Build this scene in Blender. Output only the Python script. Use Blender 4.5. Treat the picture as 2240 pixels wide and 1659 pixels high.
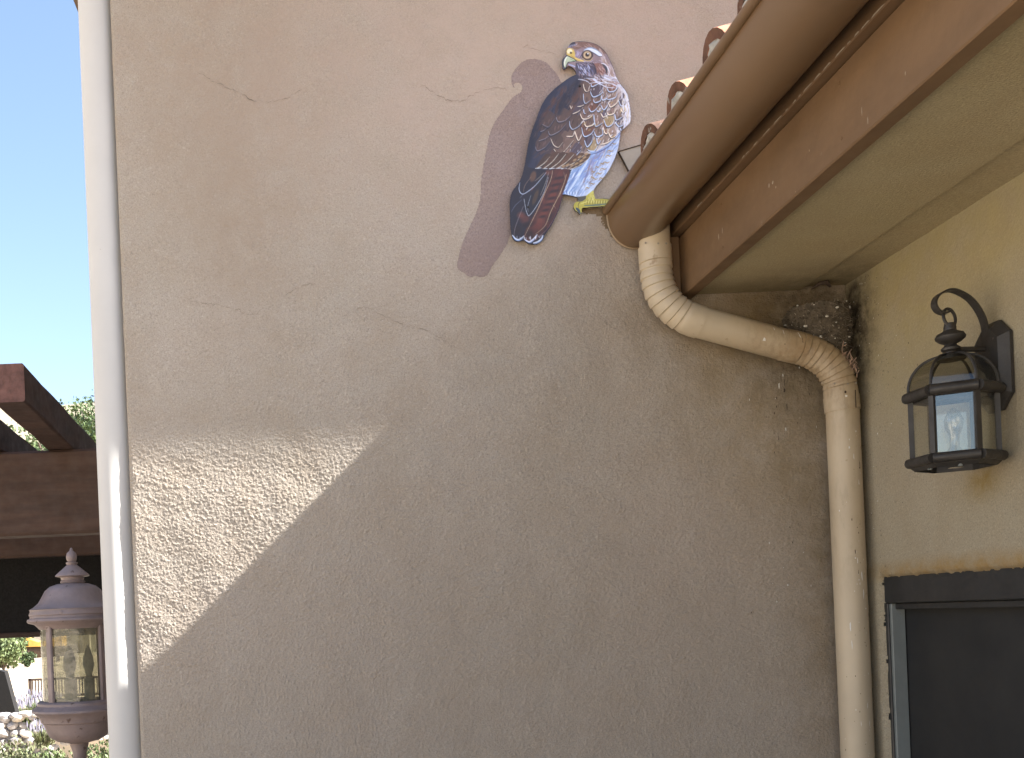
import bpy, math, random
import numpy as np
from mathutils import Vector, Matrix
random.seed(7); rng = np.random.default_rng(7)
for o in list(bpy.data.objects): bpy.data.objects.remove(o)
scene = bpy.context.scene
COL = scene.collection

# ------------------------------------------------------------------ camera
F, PX, PY, SRC_W, SRC_H = 2250.0, 693.0, 1356.0, 2240.0, 1659.0     # level shift-lens camera, measured on the photograph
EYE, DIST, ROLL = 1.6, 3.0, 0.0415
cam = bpy.data.cameras.new('camera'); cam_o = bpy.data.objects.new('camera', cam); COL.objects.link(cam_o)
cam.sensor_fit = 'HORIZONTAL'; cam.sensor_width = 36; cam.lens = 36 * F / SRC_W
cam.shift_x = (SRC_W / 2 - PX) / SRC_W; cam.shift_y = (PY - SRC_H / 2) / SRC_W
cam.clip_start = 0.05; cam.clip_end = 3000
cam_o.matrix_world = Matrix.Translation((0, -DIST, EYE)) @ Matrix.Rotation(math.radians(90), 4, 'X') @ Matrix.Rotation(-math.atan(ROLL), 4, 'Z')
scene.camera = cam_o
scene.render.resolution_x = 1024; scene.render.resolution_y = 758

# ------------------------------------------------------------------ sky, sun, exposure
SUN = Vector((1.0, -0.18, 0.93)).normalized()
world = bpy.data.worlds.new('World'); scene.world = world; world.use_nodes = True
wn = world.node_tree; bg = wn.nodes['Background']
sky = wn.nodes.new('ShaderNodeTexSky'); sky.sky_type = 'NISHITA'; sky.sun_disc = False
sky.sun_elevation = math.asin(SUN.z); sky.sun_rotation = math.atan2(SUN.x, SUN.y)
sky.altitude = 200; sky.air_density = 1.0; sky.dust_density = 2.6; sky.ozone_density = 1.0
wn.links.new(sky.outputs[0], bg.inputs[0]); bg.inputs[1].default_value = 0.085
sl = bpy.data.lights.new('sun', 'SUN'); sl.energy = 5.0; sl.angle = math.radians(0.6); sl.color = (1, 0.97, 0.935)
so = bpy.data.objects.new('sun', sl); COL.objects.link(so)
so.rotation_euler = SUN.to_track_quat('Z', 'Y').to_euler(); so.location = (6, -6, 12)
scene.view_settings.view_transform = 'Standard'; scene.view_settings.look = 'None'
scene.view_settings.exposure = 2.16; scene.view_settings.gamma = 1.0
scene.view_settings.use_curve_mapping = False

# ------------------------------------------------------------------ helpers
def ray(x, y):
    du, dv = x - PX, PY - y
    c = 1 / math.sqrt(1 + ROLL * ROLL); s = ROLL * c
    return du * c + dv * s, dv * c - du * s
def at(x, y, Y):                       # photograph point -> world point on the plane y = Y
    a, b = ray(x, y); d = Y + DIST
    return Vector((a * d / F, Y, EYE + b * d / F))
def atX(x, y, X):                      # ... on the plane x = X
    a, b = ray(x, y); d = X * F / a
    return Vector((X, d - DIST, EYE + b * d / F))

def new_obj(name, me, parent=None):
    o = bpy.data.objects.new(name, me); COL.objects.link(o)
    if parent is not None:
        o.parent = parent
        w = Vector(parent.get('_w', (0, 0, 0)))
        o.matrix_parent_inverse = Matrix.Translation(-w)
    return o
def mesh_np(name, V, Q, mat, parent=None, smooth=True, cols=None):
    V = np.asarray(V, dtype=np.float32); Q = np.asarray(Q, dtype=np.int32)
    me = bpy.data.meshes.new(name); k = Q.shape[1]
    me.vertices.add(len(V)); me.vertices.foreach_set('co', V.ravel())
    me.loops.add(Q.size); me.loops.foreach_set('vertex_index', Q.ravel())
    me.polygons.add(len(Q)); me.polygons.foreach_set('loop_start', np.arange(0, Q.size, k, dtype=np.int32))
    me.polygons.foreach_set('loop_total', np.full(len(Q), k, dtype=np.int32))
    me.polygons.foreach_set('use_smooth', np.full(len(Q), smooth))
    if cols is not None:
        a = me.color_attributes.new('paint', 'FLOAT_COLOR', 'POINT')
        c4 = np.ones((len(V), 4), dtype=np.float32); c4[:, :3] = cols
        a.data.foreach_set('color', c4.ravel())
    me.update(calc_edges=True); me.materials.append(mat)
    return new_obj(name, me, parent)
class MB:
    def __init__(s): s.v = []; s.f = []; s.sm = []
    def add(s, vs, fs, smooth=False):
        n = len(s.v); s.v += [tuple(v) for v in vs]; s.f += [tuple(i + n for i in f) for f in fs]; s.sm += [smooth] * len(fs)
        return s
    def box(s, x0, x1, y0, y1, z0, z1, rot=None, bev=0):
        cx, cy, cz = (x0+x1)/2, (y0+y1)/2, (z0+z1)/2
        hx, hy, hz = abs(x1-x0)/2, abs(y1-y0)/2, abs(z1-z0)/2
        if bev:
            b = min(bev, hx*.9, hy*.9, hz*.9); vs = []; idx = {}
            for sx in (-1, 1):
                for sy in (-1, 1):
                    for sz in (-1, 1):
                        for ax in range(3):
                            p = [sx*(hx-b), sy*(hy-b), sz*(hz-b)]; p[ax] = (sx*hx, sy*hy, sz*hz)[ax]
                            idx[(sx, sy, sz, ax)] = len(vs); vs.append(Vector(p))
            fs = []
            for ax in range(3):
                o1, o2 = [a for a in range(3) if a != ax]
                for sg in (-1, 1):
                    q = []
                    for (p, r) in ((-1, -1), (1, -1), (1, 1), (-1, 1)):
                        k = [0, 0, 0]; k[ax] = sg; k[o1] = p; k[o2] = r; q.append(idx[(*k, ax)])
                    fs.append(q)
                for p in (-1, 1):
                    for r in (-1, 1):
                        a = [0, 0, 0]; b2 = [0, 0, 0]; a[ax] = -1; b2[ax] = 1
                        a[o1] = b2[o1] = p; a[o2] = b2[o2] = r
                        fs.append([idx[(*a, o1)], idx[(*b2, o1)], idx[(*b2, o2)], idx[(*a, o2)]])
            for sx in (-1, 1):
                for sy in (-1, 1):
                    for sz in (-1, 1): fs.append([idx[(sx, sy, sz, a)] for a in range(3)])
            # consistent outward winding
            out = []
            for f in fs:
                n = (vs[f[1]]-vs[f[0]]).cross(vs[f[2]]-vs[f[0]]); c = sum((vs[i] for i in f), Vector())/len(f)
                out.append(f if n.dot(c) > 0 else f[::-1])
            fs = out
        else:
            vs = [Vector((sx*hx, sy*hy, sz*hz)) for sx in (-1, 1) for sy in (-1, 1) for sz in (-1, 1)]
            fs = [(0,1,3,2), (4,6,7,5), (0,4,5,1), (2,3,7,6), (0,2,6,4), (1,5,7,3)]
        if rot is not None: vs = [rot @ v for v in vs]
        return s.add([v + Vector((cx, cy, cz)) for v in vs], fs)
    def tube(s, pts, rad, seg=12, caps=True, closed=False, smooth=True, flat=None):
        pts = [Vector(p) for p in pts]; n = len(pts)
        rad = rad if hasattr(rad, '__len__') else [rad]*n
        T = []
        for i in range(n):
            a = pts[(i-1) % n] if closed or i else pts[i]; b = pts[(i+1) % n] if closed or i < n-1 else pts[i]
            T.append((b-a).normalized())
        up = Vector((0, 0, 1)) if abs(T[0].z) < .9 else Vector((0, 1, 0))
        N = (up - T[0]*up.dot(T[0])).normalized(); vs = []
        for i in range(n):
            N = (N - T[i]*N.dot(T[i])).normalized(); B = T[i].cross(N)
            for k in range(seg):
                t = 2*math.pi*k/seg
                vs.append(pts[i] + (N*math.cos(t) + B*math.sin(t)*(flat or 1))*rad[i])
        fs = []
        for i in range(n if closed else n-1):
            for k in range(seg):
                a = i*seg+k; b = i*seg+(k+1) % seg; j = ((i+1) % n)*seg
                fs.append((a, b, j+(k+1) % seg, j+k))
        s.add(vs, fs, smooth)
        if caps and not closed:
            m = len(s.v)-len(vs)
            s.f.append(tuple(range(m+seg-1, m-1, -1))); s.sm.append(False)
            s.f.append(tuple(range(m+(n-1)*seg, m+n*seg))); s.sm.append(False)
        return s
    def lathe(s, prof, cx, cy, seg=24, a0=0, smooth=True, caps=True):
        vs = []; fs = []; n = len(prof)
        for (r, z) in prof:
            for k in range(seg):
                t = a0 + 2*math.pi*k/seg; vs.append((cx+r*math.cos(t), cy+r*math.sin(t), z))
        for i in range(n-1):
            for k in range(seg):
                fs.append((i*seg+k, i*seg+(k+1) % seg, (i+1)*seg+(k+1) % seg, (i+1)*seg+k))
        s.add(vs, fs, smooth)
        if caps:
            m = len(s.v)-len(vs)
            s.f.append(tuple(range(m, m+seg))[::-1]); s.sm.append(False)
            s.f.append(tuple(range(m+(n-1)*seg, m+n*seg))); s.sm.append(False)
        return s
    def prism(s, poly, off):           # planar polygon extruded by a vector
        poly = [Vector(p) for p in poly]; off = Vector(off); n = len(poly)
        return s.add(poly + [p+off for p in poly],
                     [tuple(range(n-1, -1, -1)), tuple(range(n, 2*n))] + [(i, (i+1) % n, n+(i+1) % n, n+i) for i in range(n)])
    def build(s, name, mat, parent=None, smooth=None):
        me = bpy.data.meshes.new(name); me.from_pydata(s.v, [], s.f)
        me.polygons.foreach_set('use_smooth', s.sm if smooth is None else [smooth]*len(s.f))
        me.update(); me.materials.append(mat)
        if any(s.sm) and smooth is None: me.set_sharp_from_angle(angle=math.radians(38))
        return new_obj(name, me, parent)
def tag(o, label, cat, group=None):
    o['label'] = label; o['category'] = cat
    if group: o['group'] = group
    return o
def thing(name, loc, label, cat, group=None):
    o = bpy.data.objects.new(name, None); COL.objects.link(o); o.location = loc; o['_w'] = list(loc)
    o.empty_display_size = .1
    return tag(o, label, cat, group)
def kind(o, k): o['kind'] = k; return o

# ------------------------------------------------------------------ materials
def srgb(r, g, b):
    f = lambda c: (c/255/12.92) if c <= 10.3 else ((c/255+.055)/1.055)**2.4
    return (f(r), f(g), f(b))
def nodes(name):
    m = bpy.data.materials.new(name); m.use_nodes = True; t = m.node_tree
    return m, t, t.nodes['Principled BSDF']
def nd(t, typ, **kw):
    n = t.nodes.new(typ)
    for k, v in kw.items():
        if k.startswith('i_'):
            kk = k[2:]; n.inputs[int(kk) if kk.isdigit() else kk.replace('_', ' ')].default_value = v
        else: setattr(n, k, v)
    return n
def noise(t, co, scale, detail=4, rough=.55, stretch=None):
    if stretch:
        mp = nd(t, 'ShaderNodeMapping'); mp.inputs['Scale'].default_value = stretch
        t.links.new(co, mp.inputs[0]); co = mp.outputs[0]
    n = nd(t, 'ShaderNodeTexNoise', i_Scale=scale, i_Detail=detail, i_Roughness=rough); t.links.new(co, n.inputs['Vector'])
    return n.outputs[0]
def ramp(t, fac, stops):
    r = nd(t, 'ShaderNodeValToRGB'); e = r.color_ramp.elements
    while len(e) < len(stops): e.new(.5)
    for i, (p, c) in enumerate(stops):
        e[i].position = p; e[i].color = (*c, 1) if hasattr(c, '__len__') else (c, c, c, 1)
    t.links.new(fac, r.inputs[0]); return r.outputs[0]
def mix(t, fac, a, b, mode='MIX'):
    m = nd(t, 'ShaderNodeMix', data_type='RGBA', blend_type=mode)
    for s, v in ((0, fac), (6, a), (7, b)):
        if hasattr(v, 'links'): t.links.new(v, m.inputs[s])
        else: m.inputs[s].default_value = v if s == 0 else (*v, 1)
    return m.outputs[2]
def math_(t, op, a, b=0.0):
    m = nd(t, 'ShaderNodeMath', operation=op)
    for i, v in ((0, a), (1, b)):
        if hasattr(v, 'links'): t.links.new(v, m.inputs[i])
        else: m.inputs[i].default_value = v
    return m.outputs[0]
def coord(t): return nd(t, 'ShaderNodeNewGeometry').outputs['Position']
def bump(t, p, h, strength=.3, dist=.002):
    b = nd(t, 'ShaderNodeBump', i_Strength=strength, i_Distance=dist); t.links.new(h, b.inputs['Height'])
    t.links.new(b.outputs[0], p.inputs['Normal'])
def simple(name, col, rough=.6, var=.18, scale=12, bumps=.15, bscale=120, metal=0, spots=None, stretch=None):
    m, t, p = nodes(name); co = coord(t)
    n1 = noise(t, co, scale, 6, .6, stretch)
    lo = tuple(c*(1-var) for c in col); hi = tuple(min(1, c*(1+var)) for c in col)
    c = ramp(t, n1, [(.3, lo), (.7, hi)])
    if spots:
        n2 = noise(t, co, spots[1], 3, .6); k = ramp(t, n2, [(spots[2], 0.), (spots[2]+.06, 1.)])
        c = mix(t, k, c, spots[0])
    t.links.new(c, p.inputs['Base Color']); p.inputs['Roughness'].default_value = rough
    r = ramp(t, noise(t, co, scale*2.3, 4), [(.3, max(0, rough-.12)), (.7, min(1, rough+.12))]); t.links.new(r, p.inputs['Roughness'])
    p.inputs['Metallic'].default_value = metal
    if bumps: bump(t, p, noise(t, co, bscale, 5), bumps, .002)
    return m
def near(t, co, pt, radius, aniso=(1, 1, 1)):        # 1 at pt fading to 0 at radius: where a stain or painted shade sits
    mp = nd(t, 'ShaderNodeVectorMath', operation='SUBTRACT'); t.links.new(co, mp.inputs[0]); mp.inputs[1].default_value = pt
    sc = nd(t, 'ShaderNodeVectorMath', operation='MULTIPLY'); t.links.new(mp.outputs[0], sc.inputs[0]); sc.inputs[1].default_value = aniso
    ln = nd(t, 'ShaderNodeVectorMath', operation='LENGTH'); t.links.new(sc.outputs[0], ln.inputs[0])
    m = nd(t, 'ShaderNodeMapRange', interpolation_type='SMOOTHSTEP'); t.links.new(ln.outputs['Value'], m.inputs[0])
    m.inputs[1].default_value = 0; m.inputs[2].default_value = radius; m.inputs[3].default_value = 1; m.inputs[4].default_value = 0
    return m.outputs[0]

def stucco(name, base, tint, tones, fine=.35):
    m, t, p = nodes(name); co = coord(t)
    big = noise(t, co, 1.7, 5, .6); mid = noise(t, co, 6.5, 6, .65); fin = noise(t, co, 250, 3, .65); gr = noise(t, co, 480, 2, .5)
    c = mix(t, ramp(t, big, [(.36, 0.), (.66, 1.)]), base, tint)
    c = mix(t, ramp(t, mid, [(.42, 0.), (.70, .6)]), c, tuple(b*f for b, f in zip(base, (.84, .78, .70))))
    c = mix(t, ramp(t, fin, [(.30, .9), (.52, 0.)]), c, tuple(b*.62 for b in base))
    c = mix(t, ramp(t, noise(t, co, 150, 3, .7), [(.54, 0.), (.72, .65)]), c, tuple(b*1.28 for b in base))
    c = mix(t, ramp(t, gr, [(.26, .7), (.36, 0.)]), c, tuple(b*.45 for b in base))
    sn = [ramp(t, noise(t, co, f, 5, .7), [(.33, .25), (.66, 1.)]) for f in (7, 24)]
    for (pt, rad, an, colr, amt, ns) in tones:
        k = near(t, co, pt, rad, an)
        n = sn[0 if ns < 15 else 1]
        k = math_(t, 'MULTIPLY', math_(t, 'MULTIPLY', k, n), amt)
        c = mix(t, k, c, colr)
    sp = ramp(t, noise(t, co, 75, 2, .5), [(.76, 0.), (.80, .6)])
    c = mix(t, sp, c, tuple(b*.4 for b in base))
    t.links.new(c, p.inputs['Base Color']); p.inputs['Roughness'].default_value = .93
    p.inputs['Specular IOR Level'].default_value = .25
    bump(t, p, math_(t, 'ADD', fin, math_(t, 'MULTIPLY', noise(t, co, 190, 3), 1.3)), fine, .003)
    return m

NEST = at(1790, 715, -.06)
X2 = 1.58
TAN = (.430, .375, .313)
W1_STAIN_SHADE = [
    (at(520, 120, 0), .75, (1, 0, 1.2), (.33, .255, .19), .8, 9),
    (at(520, 470, 0), .5, (1.6, 0, .9), (.33, .26, .195), .85, 11),
    (at(1250, 80, 0), 1.1, (.8, 0, 1.1), (.475, .380, .322), .9, 3),
    (at(1640, 690, 0), .55, (1, 0, 1.9), (.20, .145, .075), 1.2, 14),  # shade under the soffit, put into the wall colour as dark brown
    (at(1700, 900, 0), .6, (1.3, 0, 1), (.27, .21, .125), .9, 10),  # browner area below the pipe bend
    (tuple(NEST), .30, (1, 0, .8), (.06, .046, .028), 1.15, 30),
    (at(1810, 1250, 0), .85, (4.0, 0, .8), (.19, .145, .085), 1., 12),  # darker vertical band beside the corner
    (at(1500, 1250, 0), .45, (1, 0, .8), (.40, .33, .27), .5, 5),
    (at(1000, 1450, 0), 1.1, (.7, 0, 1.4), (.36, .305, .25), .6, 4),
    (at(1080, 60, 0), .35, (1, 0, 1), (.45, .37, .30), .5, 5),
]
M_W1 = stucco('stucco_tan', TAN, (.395, .347, .283), W1_STAIN_SHADE, .60)
M_W2 = stucco('stucco_ochre', (.375, .330, .243), (.35, .305, .215), [
    (atX(1960, 620, X2), .5, (0, 1, 1), (.34, .285, .13), .8, 8),
    (atX(2180, 420, X2), .5, (0, 1, 1), (.37, .315, .16), .7, 6),
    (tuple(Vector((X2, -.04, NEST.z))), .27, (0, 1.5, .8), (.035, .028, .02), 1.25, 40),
    (Vector((X2, 0, 1.9)), .55, (0, 9, .8), (.16, .125, .08), .9, 30),  # narrow darker strip down the corner
    (atX(2150, 1050, X2), .10, (0, 1, 1.4), (.24, .17, .05), .9, 20),
    (Vector((X2, -.5, 1.665)), .5, (0, .6, 11), (.30, .19, .06), .9, 40)], .3)
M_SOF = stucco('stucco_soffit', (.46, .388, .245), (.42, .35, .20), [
    (tuple(Vector((1.45, 0, 2.5))), .4, (1, 1, 1), (.12, .09, .045), .9, 12)], .4)  # darker towards the corner above the nest
M_GUT = simple('gutter_brown', (.150, .086, .038), .33, .07, 3, 0, 60)
for l_ in list(M_GUT.node_tree.links):
    if l_.to_socket.name == 'Roughness': M_GUT.node_tree.links.remove(l_)
M_GUT.node_tree.nodes['Principled BSDF'].inputs['Specular IOR Level'].default_value = .95
M_TRIM = simple('trim_brown', (.172, .102, .050), .62, .22, 7, .3, 45, spots=((.21, .15, .10), 34, .70), stretch=(1, .25, 1))
def grime(m, spots):                   # real dirt round the nest, mixed over the paint
    t = m.node_tree; p = t.nodes['Principled BSDF']; src = p.inputs['Base Color'].links[0].from_socket; co = coord(t); c = src
    n = ramp(t, noise(t, co, 16, 6, .7), [(.3, .2), (.65, 1.)])
    n2 = ramp(t, noise(t, co, 60, 5, .7, (1, 1, .25)), [(.5, 0.), (.62, 1.)])
    for pt, rad, col, amt in spots:
        k = near(t, co, pt, rad)
        c = mix(t, math_(t, 'MULTIPLY', math_(t, 'MULTIPLY', k, n), amt), c, col)
        c = mix(t, math_(t, 'MULTIPLY', math_(t, 'MULTIPLY', k, n2), amt*.35), c, tuple(v*.4 for v in col))
    t.links.new(c, p.inputs['Base Color'])
M_PIPE = simple('downspout_cream', (.520, .435, .310), .42, .09, 4, .06, 40, spots=((.36, .27, .17), 22, .66))
grime(M_PIPE, [(tuple(at(1790, 770, -.1)), .34, (.30, .205, .11), 1.0), (tuple(at(1875, 1150, -.1)), .32, (.36, .28, .18), .45)])
M_PIPEW = simple('downspout_skylit', (.585, .57, .535), .62, .05, 3, .04, 40, spots=((.40, .37, .32), 40, .74))  # cream pipe paint made whiter, sky light put into the colour
M_PIPEW.node_tree.nodes['Principled BSDF'].inputs['Specular IOR Level'].default_value = .15
M_TILE = simple('clay_tile', (.46, .20, .11), .8, .4, 16, .5, 60, spots=((.10, .07, .05), 25, .58))
M_TILE2 = simple('clay_tile_dark', (.12, .058, .036), .9, .5, 26, .6, 60, spots=((.25, .23, .20), 40, .6))
M_MORT = simple('mortar', (.42, .41, .38), .95, .35, 35, .8, 90)
M_FLASH = simple('flashing_grey', (.34, .305, .255), .8, .15, 14, .4, 60, spots=((.6, .6, .6), 110, .70))
M_IRON = simple('lantern_black', (.030, .027, .024), .48, .35, 25, .3, 160, spots=((.10, .085, .07), 60, .68))
M_PATINA = simple('lantern_mauve', (.230, .178, .168), .5, .2, 14, .25, 150, spots=((.11, .07, .055), 40, .66))
M_WOOD = simple('redwood', (.056, .030, .022), .8, .35, 9, .5, 60, stretch=(.35, 1, 2.2))
M_WOODX = simple('redwood_beam', (.066, .038, .027), .8, .3, 9, .5, 60, stretch=(.35, 1, 2.4))
M_END = simple('redwood_end', (.15, .075, .062), .85, .35, 30, .6, 90)
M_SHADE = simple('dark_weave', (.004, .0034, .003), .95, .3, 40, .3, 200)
M_FRAME = simple('window_bronze', (.026, .027, .028), .5, .15, 10, .1, 80, spots=((.08, .08, .08), 70, .75))
M_JAMB = simple('jamb_grey', (.17, .19, .185), .55, .12, 12, .1, 80)
M_BLACK = simple('black_metal', (.012, .012, .014), .5, .2, 40, 0)
M_WHITE = simple('dropping_white', (.72, .71, .66), .8, .12, 90, .3, 200)
M_DARKBIT = simple('dry_twig', (.045, .030, .020), .9, .4, 90, .3, 200)
M_MUD = simple('nest_mud', (.092, .076, .056), .97, .5, 45, .9, 90, spots=((.42, .38, .31), 120, .63))
M_PINKBIT = simple('nest_straw', (.33, .23, .17), .9, .3, 60, .3, 200)
M_STONE = [simple('field_stone_%d' % i, c, .9, .25, 8, .6, 25) for i, c in enumerate([(.42, .39, .36), (.33, .31, .30), (.45, .40, .33), (.27, .26, .26)])]
M_LEAF = [simple('leaf_%d' % i, c, .65, .35, 6, 0) for i, c in enumerate([(.060, .095, .028), (.095, .130, .045), (.12, .155, .06), (.040, .065, .022), (.15, .155, .08)])]
for m in M_LEAF:
    m.node_tree.nodes['Principled BSDF'].inputs['Subsurface Weight'].default_value = 0
M_LAV = simple('lavender_flower', (.20, .19, .24), .8, .2, 10, 0)
M_BARK = simple('bark', (.10, .075, .055), .95, .3, 6, .6, 20)
M_EARTH = simple('dry_earth', (.50, .41, .30), .95, .12, .6, .3, 3)
M_HILL = simple('dry_hill', (.20, .17, .115), .95, .3, .03, 0)
M_PAVE = simple('patio_paving', (.47, .385, .285), .9, .15, 2, .3, 20)
M_BENCH = simple('bench_wood', (.075, .05, .035), .8, .2, 8, .2, 50)
M_YEL = simple('yellow_cover', (.55, .33, .07), .7, .15, 4, 0)
M_BULB = simple('candle_sleeve', (.55, .53, .47), .5, .08, 10, 0)

def glass(name, tint, gloss, rough, bumpy=0, haze=0.0):
    m = bpy.data.materials.new(name); m.use_nodes = True; t = m.node_tree; t.nodes.clear()
    out = nd(t, 'ShaderNodeOutputMaterial'); tr = nd(t, 'ShaderNodeBsdfTransparent'); tr.inputs[0].default_value = (*tint, 1)
    gl = nd(t, 'ShaderNodeBsdfGlossy'); gl.inputs['Roughness'].default_value = rough; gl.inputs[0].default_value = (.95, .97, 1, 1)
    co = coord(t); mixn = nd(t, 'ShaderNodeMixShader')
    if bumpy:
        b = nd(t, 'ShaderNodeBump', i_Strength=bumpy, i_Distance=.004); t.links.new(noise(t, co, 22, 3), b.inputs['Height'])
        t.links.new(b.outputs[0], gl.inputs['Normal'])
    base = tr.outputs[0]
    if haze:
        df = nd(t, 'ShaderNodeBsdfDiffuse'); t.links.new(ramp(t, noise(t, co, 26, 5, .7), [(.3, (.07, .065, .045)), (.7, (.30, .27, .18))]), df.inputs[0])
        m2 = nd(t, 'ShaderNodeMixShader'); t.links.new(ramp(t, noise(t, co, 14, 4, .7), [(.3, haze*.6), (.7, min(1, haze*1.3))]), m2.inputs[0])
        t.links.new(tr.outputs[0], m2.inputs[1]); t.links.new(df.outputs[0], m2.inputs[2]); base = m2.outputs[0]
    fr = nd(t, 'ShaderNodeLayerWeight', i_Blend=.5)
    t.links.new(math_(t, 'MINIMUM', math_(t, 'ADD', math_(t, 'MULTIPLY', math_(t, 'POWER', fr.outputs['Facing'], 5.0), .8), gloss+.03), 1.0), mixn.inputs[0])
    t.links.new(base, mixn.inputs[1]); t.links.new(gl.outputs[0], mixn.inputs[2]); t.links.new(mixn.outputs[0], out.inputs[0])
    return m
M_GLASS = glass('lantern_glass', (.95, .95, .92), .06, .01, .03)
M_GLASS2 = glass('dome_glass', (.62, .62, .58), .03, .05, .10)
M_SEEDY = glass('seedy_glass', (.72, .72, .60), .04, .12, .6, .55)
def screen_mat():
    m, t, p = nodes('insect_screen'); co = coord(t)
    c = ramp(t, noise(t, co, 5, 5, .7), [(.3, (.010, .011, .012)), (.75, (.024, .024, .023))])
    t.links.new(c, p.inputs['Base Color']); p.inputs['Roughness'].default_value = .75
    bump(t, p, noise(t, co, 900, 1), .3, .0006); return m
M_SCREEN = screen_mat()
def paint_mat(name, rough=.55, st=.25):
    m, t, p = nodes(name); a = nd(t, 'ShaderNodeVertexColor', layer_name='paint'); co = coord(t)
    c = mix(t, ramp(t, noise(t, co, 90, 4), [(.3, .0), (.7, .16)]), a.outputs[0], (.02, .02, .03))
    t.links.new(c, p.inputs['Base Color']); p.inputs['Roughness'].default_value = rough
    bump(t, p, noise(t, co, 260, 4), st, .001); return m
M_PAINT = paint_mat('hawk_paint')

# ------------------------------------------------------------------ ground and hills
def ground():
    n = 70; ext = np.concatenate([-np.geomspace(1500, 8, 22), np.linspace(-7, 7, 15), np.geomspace(8, 1500, 22)])
    X, Y = np.meshgrid(ext, ext); Z = np.zeros_like(X)
    V = np.stack([X, Y, Z], -1).reshape(-1, 3); k = len(ext)
    i = np.arange(k*k).reshape(k, k)[:-1, :-1].ravel(); Q = np.stack([i, i+1, i+k+1, i+k], -1)
    kind(mesh_np('ground', V, Q, M_EARTH, smooth=True), 'structure')
    kind(MB().box(-7, 8, -9, 4.4, -.2, .004).build('patio', M_PAVE), 'structure')
ground()
def hill():
    na, nr = 160, 26; th = np.linspace(0, 2*np.pi, na, endpoint=False); r = np.geomspace(62, 480, nr)
    T, R = np.meshgrid(th, r)
    ridge = 46 + 9*np.sin(2*T+.7) + 6*np.sin(5*T+1.9) + 4*np.sin(11*T) + 2.5*np.sin(23*T+.4)
    ridge = ridge + 18*np.exp(-((T-1.80)/.30)**2) - 17*np.exp(-((T-4.15)/.45)**2)
    s = np.clip((R-62)/(250-62), 0, 1); s = s*s*(3-2*s)
    Z = ridge*s*(1+.05*np.sin(R*.11+T*9)) - .3
    Z[R > 300] *= .75
    V = np.stack([R*np.cos(T), R*np.sin(T), Z], -1).reshape(-1, 3); Q = []
    for a in range(nr-1):
        b = np.arange(na); Q.append(np.stack([a*na+b, a*na+(b+1) % na, (a+1)*na+(b+1) % na, (a+1)*na+b], -1))
    kind(mesh_np('hill', V, np.concatenate(Q), M_HILL), 'structure')
hill()

# ------------------------------------------------------------------ stucco relief field
def field(n, px, lo, hi, seed):
    g = np.random.default_rng(seed).standard_normal((n, n)); fy = np.fft.fftfreq(n)[:, None]; fx = np.fft.fftfreq(n)[None]
    wl = 1/np.maximum(np.sqrt(fx*fx+fy*fy), 1e-6)*px
    k = np.exp(-(np.log(wl/math.sqrt(lo*hi))/math.log(hi/lo)*1.6)**2); k[0, 0] = 0
    h = np.fft.ifft2(np.fft.fft2(g)*k).real; return h/h.std()
PXS = .0015
H_A = field(1536, PXS, .0062, .0155, 3); H_B = field(1536, PXS, .0035, .006, 4); H_C = field(1536, PXS, .15, .8, 5)
def lumps(n, dens, sig, seed):
    g = np.random.default_rng(seed); I = (g.random((n, n)) < dens)*g.uniform(.35, 1.3, (n, n)); f2 = np.fft.fftfreq(n)[:, None]**2+np.fft.fftfreq(n)[None]**2
    return np.fft.ifft2(np.fft.fft2(I)*np.exp(-2*np.pi**2*sig**2*f2)).real*2*np.pi*sig**2
H_A = np.minimum(lumps(1536, .048, 1.30, 13)+.7*lumps(1536, .08, .85, 14), 1.9)*1.05+.12*H_A
def relief(a, b):
    u = (a/PXS) % 1535; v = (b/PXS) % 1535; i = u.astype(int); j = v.astype(int); fu = u-i; fv = v-j
    def s(H): return (H[j, i]*(1-fu)+H[j, i+1]*fu)*(1-fv)+(H[j+1, i]*(1-fu)+H[j+1, i+1]*fu)*fv
    return .00088*s(H_A)+.00022*s(H_B)+.0007*s(H_C)

def inside(px, py, poly):
    poly = np.asarray(poly, float); r = np.zeros(px.shape, bool); n = len(poly); j = n-1
    for i in range(n):
        xi, yi = poly[i]; xj, yj = poly[j]
        if yi != yj:
            r ^= ((yi > py) != (yj > py)) & (px < (xj-xi)*(py-yi)/(yj-yi)+xi)
        j = i
    return r
def z1(p): return (980+p[0]*.35112, 60+p[1]*.35109)      # hawk sketch units -> photograph units

def spl2(P, n=3):
    P = [np.array(p, float) for p in P]; m = len(P); out = []
    for i in range(m):
        p0, p1, p2, p3 = P[i-1], P[i], P[(i+1) % m], P[(i+2) % m]
        for k in range(n):
            u = k/n; out.append(tuple(.5*((2*p1)+(-p0+p2)*u+(2*p0-5*p1+4*p2-p3)*u*u+(-p0+3*p1-3*p2+p3)*u**3)))
    return out
def fleck(m, c, sd, up, n, w, h):       # small irregular raised spot
    k = 7; vs = []
    for i in range(k):
        a = 2*math.pi*i/k; r = random.uniform(.55, 1.15); vs.append(c+sd*(w*r*math.cos(a))+up*(h*r*math.sin(a)))
    m.add(vs+[c+n*min(.0008, w*.4)], [(i, (i+1) % k, k) for i in range(k)], True)
VX, VY, VZ = Vector((1, 0, 0)), Vector((0, 1, 0)), Vector((0, 0, 1))
XL, ROOF_Z = -.530, 4.0
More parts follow.
